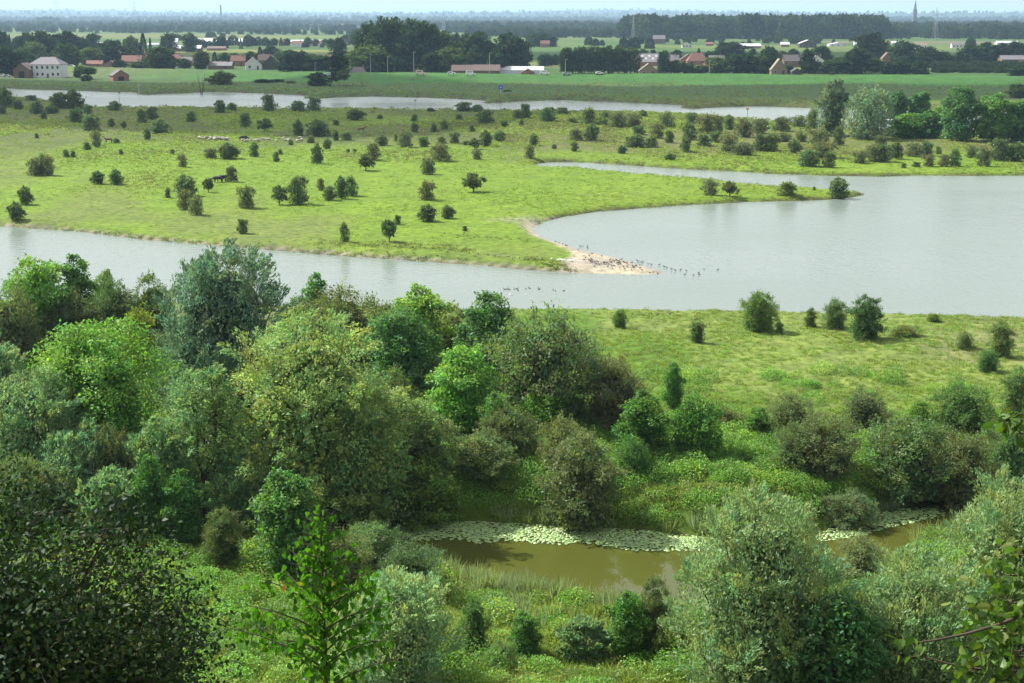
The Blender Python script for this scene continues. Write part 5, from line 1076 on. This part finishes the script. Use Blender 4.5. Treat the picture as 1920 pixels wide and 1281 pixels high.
def bird(name, s, mat, up=True, swim=False):
    s *= .58
    v = [(0, 0, .30), (.14, 0, .33), (-.16, 0, .28), (-.30, 0, .25), (.20, 0, .42 if up else .36), (.22, 0, .54 if up else .40), (.29, 0, .555 if up else .39), (.36, 0, .545 if up else .36)]
    e = [(0, 1), (0, 2), (2, 3), (1, 4), (4, 5), (5, 6), (6, 7)]; r = [.10, .085, .085, .03, .045, .036, .038, .014]
    if not swim:
        for sy in (-1, 1): k = len(v); v += [(-.02, sy*.05, .18), (-.01, sy*.05, .0), (.06, sy*.05, .0)]; e += [(0, k), (k, k+1), (k+1, k+2)]; r += [.022, .013, .012]
    else: v = [(a, b_, c-.24) for a, b_, c in v]
    v = [(a*s, b_*s, c*s) for a, b_, c in v]; return skinned(name, v, e, [q*s for q in r], mat)
B_UP, B_DN, B_SW, B_WH, B_WS, B_GR = bird('bird', 1.15, BIRDD), bird('bird', 1.15, BIRDD, False), bird('bird', 1.2, BIRDD, swim=True), bird('gull', 1.2, BIRDW, False), bird('gull', 1.1, BIRDW, swim=True), bird('goose', 1.4, BIRDG, False)
def place(name, me, px_, py_, label, cat, group, z=None, sc=1.0, rz=None):
    if z is None: X, Y, Z = gpt(px_, py_); Z = max(Z, 0.0)
    else: X, Y, Z = (float(v) for v in pix(px_, py_, z))
    o = mobj(name, me, None, (X, Y, Z)); o.rotation_euler = (0, 0, RNG.uniform(0, 6.28) if rz is None else rz); o.scale = (sc,)*3; tag(o, label, cat, group); return o
rb = random.Random(9)
def inpoly(px_, py_, poly):
    c = False
    for k in range(len(poly)):
        (ax, ay), (bx, by) = poly[k], poly[k-1]
        if (ay > py_) != (by > py_) and px_ < (bx-ax)*(py_-ay)/(by-ay)+ax: c = not c
    return c
spit = [(1085, 472), (1130, 480), (1190, 494), (1240, 507), (1245, 511), (1210, 513), (1130, 511), (1085, 500)]; cnt = 0
while cnt < 62:
    x, y = rb.gauss(1150, 36), rb.gauss(497, 8)
    if not inpoly(x, y, spit): continue
    place('bird', rb.choice((B_UP, B_DN)), x, y, 'small dark bird standing on the pale sand spit', 'bird', 'dark birds crowded on the sand spit'); cnt += 1
for (x, y) in [(1195,491),(1198,493),(1203,494),(1206,493),(1215,497),(1221,498),(1236,499),(1245,502),(1250,504),(1259,507),(1266,509),(1276,508),(1287,510),(1284,517),(1300,518),(1310,514),(1311,517),(1320,507),(1346,508),(1213,513),(1218,514),(1225,513),(1233,515),(1088,464),(1093,464),(1101,464),(1102,467)]:
    place('bird', B_UP, x, y, 'dark bird standing in the shallow water around the sand spit', 'bird', 'birds wading round the spit', z=-.05)
for (x, y) in [(1042,454),(1048,456),(1055,458),(1060,460),(1063,461),(1084,470),(1076,482),(1095,482),(1098,485),(1105,481),(1110,477),(1128,482)]:
    place('bird', B_DN, x, y, 'dark bird resting on the narrow upper end of the sand spit', 'bird', 'birds on the upper spit')
for k in range(17): place('gull', B_WH, rb.gauss(1058, 13), rb.gauss(493.5, 3), 'white gull resting among weeds beside the sand spit', 'gull', 'white gulls beside the spit')
for x in (915, 925, 929, 936, 940, 944, 949, 954, 961, 965, 974, 880, 897): place('goose', B_GR, x, 487+(x-915)*.01+rb.uniform(-1.5, 2.5)+(x-915)*.02, 'grey goose grazing on the meadow left of the gulls', 'goose', 'geese grazing by the shore')
for (x, y) in [(678,481),(726,483),(754,484),(776,486),(820,490),(828,491),(858,493),(873,494)]: place('bird', B_DN, x, y-1.5, 'dark bird on the pale waterline of the near arm', 'bird', 'birds along the near waterline')
for (x, y) in [(946,543),(949,542.5),(952,543),(955,543),(964,543),(969,542),(971,545),(986,542),(993,541),(1009,541),(1011,543),(1037,544),(1041,546),(1057,546)]: place('duck', B_SW, x, y, 'dark duck swimming in the loose line on the near arm', 'duck', 'ducks swimming in line', z=0)
for (x, y) in [(956,553),(960,554),(986,553),(997,562),(1016,565)]: place('gull', B_WS, x, y, 'white gull floating near the line of swimming ducks', 'gull', 'white gulls on the near arm', z=0)
for (x, y) in [(999,586),(1028,588),(1038,588),(1058,588),(1062,588),(1108,589),(1112,589),(1217,590),(1222,590),(1233,591),(1256,590)]: place('bird', B_UP, x, y+1.5, 'dark bird standing on the shore edge of the near meadow', 'bird', 'birds on the near shore')
for (x, y) in [(1208,390),(1214,390),(1219,389),(1226,389)]: place('bird', B_DN, x, y-1, 'dark bird on the bank edge of the grassy tongue', 'bird', 'birds on the tongue bank')
for k in range(40):
    x = rb.uniform(374, 430) if k < 22 else rb.uniform(455, 566); place('sheep', rb.choice(SHEEP), x, rb.uniform(260, 264.5) if k < 22 else rb.uniform(261, 268), 'pale sheep in the flock at the edge of the cloud shadow', 'sheep', 'flock of sheep on the meadow')
cow = quad('cow', 2.1, 1.4, .42, .08, .25, .4, COWM); cowg = quad('cow', 2.1, 1.4, .42, .08, .5, .4, COWM, lowered=True); horse = quad('horse', 2.0, 1.55, .36, .07, .7, .45, HORM)
place('cow', cow, 416, 341, 'black cow standing beside the brownish bush on the sunny meadow', 'cow', 'cattle and horses on the meadow', rz=.3, sc=1); place('cow', cowg, 409, 342.5, 'black cow with lowered head, left of the standing black cow', 'cow', 'cattle and horses on the meadow', rz=2.9)
place('cow', cowg, 456, 264, 'dark cow grazing among the sheep', 'cow', 'cattle and horses on the meadow', rz=.1); place('horse', horse, 204, 269, 'brown horse at the left edge of the sunny meadow', 'horse', 'cattle and horses on the meadow', rz=3.0); place('horse', horse, 677, 249, 'dark horse in the shaded grass right of the sheep', 'horse', 'cattle and horses on the meadow', rz=.2)
# ---------------------------------------------------------------- trees on the slope right below the viewpoint
def at(px_, py_, D):
    a = (px_-W0/2)/F; b_ = (py_-H0/2)/F; dy = math.cos(TH)-b_*math.sin(TH); t_ = D/dy
    return np.array([a*t_, D, CAMH + t_*(-math.sin(TH)-b_*math.cos(TH))])
LEAFM = foliage('heart_leaf', .55, .015, .5); OAKM = foliage('oak_leaf', .34, .02, .5); OAKD = foliage('shade_darkened_oak_leaf', .16, .012, .5)
def leaf_mesh(name, outline, col, mat, fold=.18, bend=.12):
    """flat outline (x across, y along) folded on the midrib; left and right halves share the rib"""
    half = [(0, outline[0][1])] + list(outline[1:-1]) + [(0, outline[-1][1])]
    def p(x, y): return (x, y, abs(x)*fold - bend*y*y)
    V = [p(x, y) for x, y in half] + [p(-x, y) for x, y in half[1:-1]] + [p(0, y) for x, y in half[1:-1]]; n_ = len(half); m_ = n_-2
    Fs = []; rib = [0]+[n_+m_+i for i in range(m_)]+[n_-1]; rt = list(range(n_)); lf = [0]+[n_+i for i in range(m_)]+[n_-1]
    for i in range(n_-1):
        for side, flip in ((rt, 0), (lf, 1)):
            f = [rib[i], side[i], side[i+1], rib[i+1]]; f = [v for k, v in enumerate(f) if v not in f[:k]]
            if len(f) > 2: Fs.append(tuple(f[::-1] if flip else f))
    me = bpy.data.meshes.new(name); me.from_pydata(V, [], Fs); me.materials.append(mat); me.update()
    a = me.color_attributes.new('Col', 'FLOAT_COLOR', 'POINT'); a.data.foreach_set('color', np.tile([*col, 1], (len(V), 1)).astype(np.float32).ravel()); return me
HEART = [(0, 0), (.30, -.06), (.46, .14), (.40, .40), (.20, .72), (0, 1.05)]
HL = [leaf_mesh('heart_leaf', HEART, c, LEAFM) for c in ((.065, .17, .015), (.085, .20, .02), (.045, .12, .015), (.06, .15, .02), (.26, .26, .025), (.38, .17, .025))]
def hang_leaf(parent, me, p, size, D, roll, rng):
    D = Vector(D).normalized(); side = Vector((math.cos(roll), math.sin(roll), 0)); x = D.cross(side).normalized(); z = x.cross(D)
    o = mobj('leaf', me, parent); M = Matrix((x, D, z)).transposed().to_4x4()
    o.matrix_local = Matrix.Translation(Vector(p)) @ M @ Matrix.Diagonal((size, size, size, 1)); return o
rl = random.Random(4)
base = at(612, 1281, 11); top = at(600, 948, 11); bz = gz1(base[0], 11.0)
e = empty('heart_leaved_sapling', (base[0], 11, bz)); tag(e, 'slender sapling with hanging heart-shaped leaves close to the viewer, bottom left of centre', 'tree')
H = top[2]-bz; stem = [Vector((0, 0, -.3)), Vector((.02, .02, H*.35)), Vector((.0, 0, H*.7)), Vector((top[0]-base[0], 0, H))]
def stem_at(f): k = min(2, int(f*3)); u = f*3-k; return stem[k].lerp(stem[k+1], u)
MB().tube([stem_at(f/9) for f in range(10)], [.034*(1-f/9*.86) for f in range(10)], 7).build('stem', BARK, e)
nl = 0; nbr = 40; leafpts = []
for k in range(nbr):
    f = .64+.345*k/(nbr-1); p0 = stem_at(f); az = k*2.4+rl.uniform(-.3, .3); L_ = (1-f)**.95*2.5*rl.uniform(.7, 1.15)+.06
    d = Vector((math.cos(az)*.82, math.sin(az)*.6, .62)); d.normalize(); pts = [p0+d*L_*u+Vector((0, 0, -.22*L_*u*u)) for u in (0, .33, .66, 1)]
    MB().tube(pts, [.009, .007, .005, .002], 5).build('branch', BARK, e)
    m_ = max(3, int(L_/.034))
    for j in range(m_):
        u = (j+.7)/m_; q = p0+d*L_*u+Vector((0, 0, -.22*L_*u*u)); leafpts.append(q+Vector((rl.gauss(0, .035), rl.gauss(0, .035), rl.gauss(-.02, .02))))
        if rl.random() < .8: leafpts.append(q+Vector((rl.gauss(0, .06), rl.gauss(0, .06), rl.gauss(-.05, .03))))
for j in range(22): leafpts.append(stem_at(.80+.2*j/21)+Vector((rl.gauss(0, .04), rl.gauss(0, .04), 0)))
leafpts.sort(key=lambda v: -v.z+rl.uniform(0, 1.2)); print('sapling leaves', len(leafpts)); rest = leafpts[298:]
for q in leafpts[:298]:
    me = HL[rl.choice((0, 0, 1, 1, 2, 2, 3, 3, 1, 4 if rl.random() < .35 else 0, 5 if rl.random() < .12 else 2))]
    hang_leaf(e, me, q, rl.uniform(.042, .064), (rl.gauss(0, .28), rl.gauss(0, .28), -1), rl.uniform(0, 6.28), rl)
def small_leaves(parent, pts, me, size, name, down, rng):
    """the leaves too many to pick apart, copied leaf by leaf into one mesh"""
    v0 = np.array([v.co[:] for v in me.vertices]); fs = [tuple(p.vertices) for p in me.polygons]; V = []; Fs = []; Cc = []
    for q in pts:
        D = Vector((rng.gauss(0, .5), rng.gauss(0, .5), down+rng.gauss(0, .4))).normalized(); sd = Vector((rng.gauss(0, 1), rng.gauss(0, 1), rng.gauss(0, .4))); x = D.cross(sd).normalized(); z = x.cross(D); s = size*rng.uniform(.65, 1.2)
        M = np.array([x, D, z])*s; k = len(V)*len(v0); V.append(v0@M+np.array(q)); Fs += [tuple(i+k for i in f) for f in fs]; c = np.array(me.color_attributes['Col'].data[0].color[:3])*rng.uniform(.65, 1.4); Cc.append(np.tile(c, (len(v0), 1)))
    V = np.concatenate(V); me2 = bpy.data.meshes.new(name); me2.from_pydata(V.tolist(), [], Fs); me2.materials.append(me.materials[0]); me2.update()
    a = me2.color_attributes.new('Col', 'FLOAT_COLOR', 'POINT'); cc = np.ones((len(V), 4), np.float32); cc[:, :3] = np.concatenate(Cc); a.data.foreach_set('color', cc.ravel()); o = mobj(name, me2, parent); tag(o, kind='stuff'); return o
if rest: small_leaves(e, rest, HL[0], .060, 'foliage', -1, rl)
OAK = [(0, 0), (.07, .10), (.20, .18), (.15, .28), (.30, .42), (.22, .52), (.36, .66), (.24, .76), (.26, .90), (.10, .98), (0, 1.04)]
OAKS = [(0, 0), (.24, .30), (.36, .65), (.18, .93), (0, 1.04)]
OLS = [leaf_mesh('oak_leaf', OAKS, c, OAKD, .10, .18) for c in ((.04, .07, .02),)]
OL = [leaf_mesh('oak_leaf', OAK, c, OAKD, .10, .18) for c in ((.028, .056, .015), (.038, .070, .018), (.020, .042, .014), (.060, .080, .020), (.16, .17, .03))]  # leaf colours darkened to carry the shade on the left oak
def oak(px_, D, radius, ytop, label, nleaf, seed, zlow, size, cols, yoff=0, clumps=60):
    """oak with lobed leaves in clumps over a rounded crown"""
    rng = np.random.default_rng(seed); rr = random.Random(seed); X = float(at(px_, 1281, D)[0]); zt = at(px_, ytop, D)[2]; zb = gz1(X, D); e = empty('oak_tree', (X, D, zb)); tag(e, label, 'tree')
    h = zt-zb; zc = h-radius*.95; cen = []
    for k in range(clumps):
        u = rdir(rng, 1)[0]; u[2] = abs(u[2])*1.1-.35; u[1] -= .35; cen.append(np.array([0, 0, zc])+unit(u)*radius*rng.uniform(.68, .97))
    segs = [(bez(np.array([0, 0, -.3]), np.array([.2, 0, zc*.5]), np.array([0, 0, zc+radius*.3]), 7), np.linspace(.2, .06, 7))]
    for c in cen:
        p0 = np.array([0, 0, zc*rng.uniform(.6, 1)]); segs.append((bez(p0, (p0+c)/2+rng.normal(size=3)*.15, c*1.0, 5), np.linspace(.05, .012, 5)))
        for j in range(4): segs.append((bez(c, c+rng.normal(size=3)*.12, c+rng.normal(size=3)*.3*radius/3.5, 3), [.012, .008, .003]))
    V, Q = tubes(segs, 6); mobj('trunk', mesh_np('oak_trunk', V, Q=Q, mats=[BARK], smooth=True), e)
    cen = np.array(cen); ci = rng.integers(0, len(cen), nleaf); P = cen[ci]+unit(rng.normal(size=(nleaf, 3)))*(rng.random((nleaf, 1))**.55)*radius*.27
    front = np.argsort(P[:, 1]+.15*np.abs(P[:, 0]))[: nleaf//2]; own = set(rng.choice(front, 280, replace=False).tolist())
    for i in own: hang_leaf(e, OL[cols[rr.randrange(len(cols))]], P[i], size*rr.uniform(.8, 1.25), (rr.gauss(0, .6), rr.gauss(0, .6), rr.gauss(-.1, .5)), rr.uniform(0, 6.28), rr)
    kc = 9000; u = rdir(rng, kc)*(rng.random((kc, 1))**.33)*radius*.80; u[:, 2] = u[:, 2]*.9 + zc - .15*radius
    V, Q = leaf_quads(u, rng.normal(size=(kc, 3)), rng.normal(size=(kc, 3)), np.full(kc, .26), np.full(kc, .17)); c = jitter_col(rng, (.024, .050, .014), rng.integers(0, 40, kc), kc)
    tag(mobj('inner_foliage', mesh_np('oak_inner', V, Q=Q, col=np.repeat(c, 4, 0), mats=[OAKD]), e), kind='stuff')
    oth = np.array([i not in own for i in range(nleaf)]); Po = P[oth]; k = len(Po)
    V, Q = leaf_quads(Po, rng.normal(size=(k, 3))+[0, 0, -.2], rng.normal(size=(k, 3))*.7+[0, 0, .8], size*rng.uniform(.7, 1.25, k), size*.62*rng.uniform(.7, 1.2, k)); c = jitter_col(rng, (.024, .050, .014), ci[oth], k, amt=.25, warm=(.055, .070, .018), wfrac=.10)
    tag(mobj('foliage', mesh_np('oak_foliage', V, Q=Q, col=np.repeat(c, 4, 0), mats=[OAKD]), e), kind='stuff')
    return e
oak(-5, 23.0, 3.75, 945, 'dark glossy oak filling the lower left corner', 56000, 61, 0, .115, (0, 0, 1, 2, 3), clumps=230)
# oak at the right: trunk outside the picture, boughs reaching in
rr = random.Random(8); D = 12.0; X = float(at(2040, 1281, D)[0]); zb = gz1(X, D); e = empty('oak_tree', (X, D, zb)); tag(e, 'oak boughs with big yellowish-green leaves reaching in at the lower right edge', 'tree')
segs = [(bez(np.array([0, 0, -.3]), np.array([.1, 0, 3.]), np.array([-.1, 0, 8.2]), 8), np.linspace(.16, .05, 8))]; lp = []
for (px_, py_, sp_, n_) in ((1895, 1130, .17, 60), (1850, 1190, .16, 55), (1905, 1230, .2, 60), (1880, 1080, .12, 34), (1910, 1040, .1, 22), (1830, 1140, .10, 26), (1838, 1235, .12, 30), (1905, 1170, .15, 46), (1690, 1208, .07, 9), (1720, 1228, .05, 5), (1885, 790, .065, 16), (1905, 775, .06, 12), (1912, 812, .06, 9), (1800, 1255, .1, 20), (1860, 1275, .14, 36)):
    c = at(px_, py_, D+rr.uniform(-.6, .3))-np.array([X, D, zb]); p0 = np.array([0, 0, max(1.5, c[2]+rr.uniform(.0, .6))]); segs.append((bez(p0, (p0+c)/2+np.array([0, 0, -.25]), c, 7), np.linspace(.022, .006, 7)))
    for k in range(n_): lp.append(c+np.array([rr.gauss(0, sp_), rr.gauss(0, sp_), rr.gauss(0, sp_*.8)]))
    for k in range(4): segs.append((bez(c, c+np.array([rr.gauss(0, sp_*.5) for _ in range(3)]), c+np.array([rr.gauss(0, sp_) for _ in range(3)]), 3), [.006, .004, .002]))
V, Q = tubes(segs, 6); mobj('trunk', mesh_np('oak_trunk', V, Q=Q, mats=[BARK], smooth=True), e); rr.shuffle(lp)
OL2 = [leaf_mesh('oak_leaf', OAK, c, OAKM, .10, .18) for c in ((.07, .14, .025), (.09, .16, .03), (.05, .10, .02), (.13, .17, .03))]
for q in lp[:295]: hang_leaf(e, rr.choice(OL2), q, rr.uniform(.085, .135), (rr.gauss(0, .7), rr.gauss(0, .6), rr.gauss(-.1, .5)), rr.uniform(0, 6.28), rr)
small_leaves(e, lp[295:], OL2[1], .11, 'foliage', -.1, rr)
# pale dead branches among the foreground willows
D = 66.0; b0 = at(1612, 1225, D); e = empty('dead_branch', tuple(b0)); tag(e, 'bare pale dead branches arching between the foreground willows', 'branch')
for pp in (((1612, 1225), (1600, 1175), (1583, 1150), (1562, 1125), (1535, 1110)), ((1603, 1225), (1597, 1190), (1590, 1165)), ((1570, 1135), (1569, 1112), (1555, 1100)), ((1572, 1138), (1555, 1128), (1560, 1108)), ((1575, 1140), (1560, 1132), (1530, 1118), (1512, 1112))):
    pts = [Vector(at(a, b_, D)-b0) for a, b_ in pp]; n_ = len(pts); MB().tube(pts, [.07*(1-.75*i/(n_-1)) for i in range(n_)], 6).build('branch', BARKP, e)

# ---------------------------------------------------------------- clouds overhead whose shade lies over the far bank and the village
CLM, t, b = mat_new('cloud'); N = t.nodes; N.remove(b); tp = N.new('ShaderNodeBsdfTransparent'); df = N.new('ShaderNodeBsdfDiffuse'); tl = N.new('ShaderNodeBsdfTranslucent')
for q in (df, tl): q.inputs[0].default_value = (.9, .9, .92, 1)
m1 = N.new('ShaderNodeMixShader'); m1.inputs[0].default_value = .6; m2 = N.new('ShaderNodeMixShader'); nzc = N.new('ShaderNodeTexNoise'); nzc.inputs['Scale'].default_value = .004; gc_ = N.new('ShaderNodeNewGeometry'); t.links.new(gc_.outputs['Position'], nzc.inputs[0])
mrc = N.new('ShaderNodeMapRange'); mrc.inputs[3].default_value = .36; mrc.inputs[4].default_value = .56; t.links.new(nzc.outputs[0], mrc.inputs[0]); t.links.new(mrc.outputs[0], m2.inputs[0])
t.links.new(df.outputs[0], m1.inputs[1]); t.links.new(tl.outputs[0], m1.inputs[2]); t.links.new(tp.outputs[0], m2.inputs[1]); t.links.new(m1.outputs[0], m2.inputs[2]); t.links.new(m2.outputs[0], N['Material Output'].inputs[0])
def cloud(name, poly, alt, thick, label, step):
    """lumpy flat-based cloud standing up-sun of the ground area it shades"""
    off = np.array(SUNV)*(alt/SUNV.z); P = np.array(poly)+off[:2]; pl = [tuple(p) for p in P]
    xs = np.arange(P[:, 0].min()-step, P[:, 0].max()+2*step, step); ys = np.arange(P[:, 1].min()-step, P[:, 1].max()+2*step, step); X, Y = np.meshgrid(xs, ys); d = -sdist(X.ravel(), Y.ravel(), pl).reshape(X.shape) + step*.8*(fbm(X, Y, step*3, 95)-.5)
    k = np.sqrt(np.clip(d, 0, 160)/160); top = alt + thick*k*(.45+fbm(X, Y, 170, 96, 3)); bot = alt - 25*k*fbm(X, Y, 120, 97)
    # pull the rim onto the zero line so that the cloud closes
    gy_, gx_ = np.gradient(d, step); n2_ = gx_**2+gy_**2+1e-6; rim = (d <= 0) & (d > -1.6*step); X = np.where(rim, X-gx_*d/n2_, X); Y = np.where(rim, Y-gy_*d/n2_, Y)
    nr, nc = X.shape; ins = d > -1.5*step; q = np.arange((nr-1)*(nc-1)); r_ = q//(nc-1); c_ = q % (nc-1); b0 = r_*nc+c_; Q = np.stack([b0, b0+1, b0+nc+1, b0+nc], -1)
    dd_ = d.ravel(); keep = (dd_[Q] > 0).any(1); Q = Q[keep]; V = np.concatenate([np.stack([X, Y, top], -1).reshape(-1, 3), np.stack([X, Y, bot], -1).reshape(-1, 3)]); Q = np.concatenate([Q, Q[:, ::-1]+nr*nc])
    us = np.unique(Q); rm = np.full(len(V), -1); rm[us] = np.arange(len(us)); o = mobj(name, mesh_np(name, V[us], Q=rm[Q], mats=[CLM], smooth=True)); tag(o, label, 'cloud', kind='stuff'); return o
front = [tuple(p[:2]) for p in pix([-1500,-700,0,150,300,450,560,640,720,800,900,1000,1100,1300,1500,1700,2000,2700,3600], [214,222,232,238,242,252,258,256,248,240,226,213,206,199,196,190,186,181,175], 1)]
back = [tuple(p[:2]) for p in pix([3600, 2700, 1900, 1500, 1200, 900, 600, 300, 0, -700, -1500], [150, 156, 163, 160, 166, 158, 152, 160, 150, 148, 150], 1)]
cloud('cloud', front + back, 900, 120, 'low cloud shading the far river and its banks', 26)
cloud('cloud', [(-2600, 1050), (-400, 1010), (-250, 1180), (500, 990), (2400, 1050), (2600, 1250), (800, 1300), (200, 1420), (-900, 1330), (-2800, 1300)], 1000, 140, 'cloud shading part of the polder behind the village', 60)
# ---------------------------------------------------------------- air
hz, t, b = mat_new('haze'); N = t.nodes; N.remove(b)
pv = N.new('ShaderNodeVolumePrincipled'); pv.inputs['Color'].default_value = (.52, .77, 1.0, 1); pv.inputs['Density'].default_value = 7.2e-5; pv.inputs['Anisotropy'].default_value = .2
t.links.new(pv.outputs[0], N['Material Output'].inputs['Volume'])
o = MB().box(-70000, 70000, -400, 60000, -4, 190).build('haze', hz); tag(o, 'pale blue haze lying over the whole river plain', 'haze', kind='stuff')
print('triangles', sum(sum(len(p.vertices)-2 for p in me.polygons) for me in bpy.data.meshes if me.users))
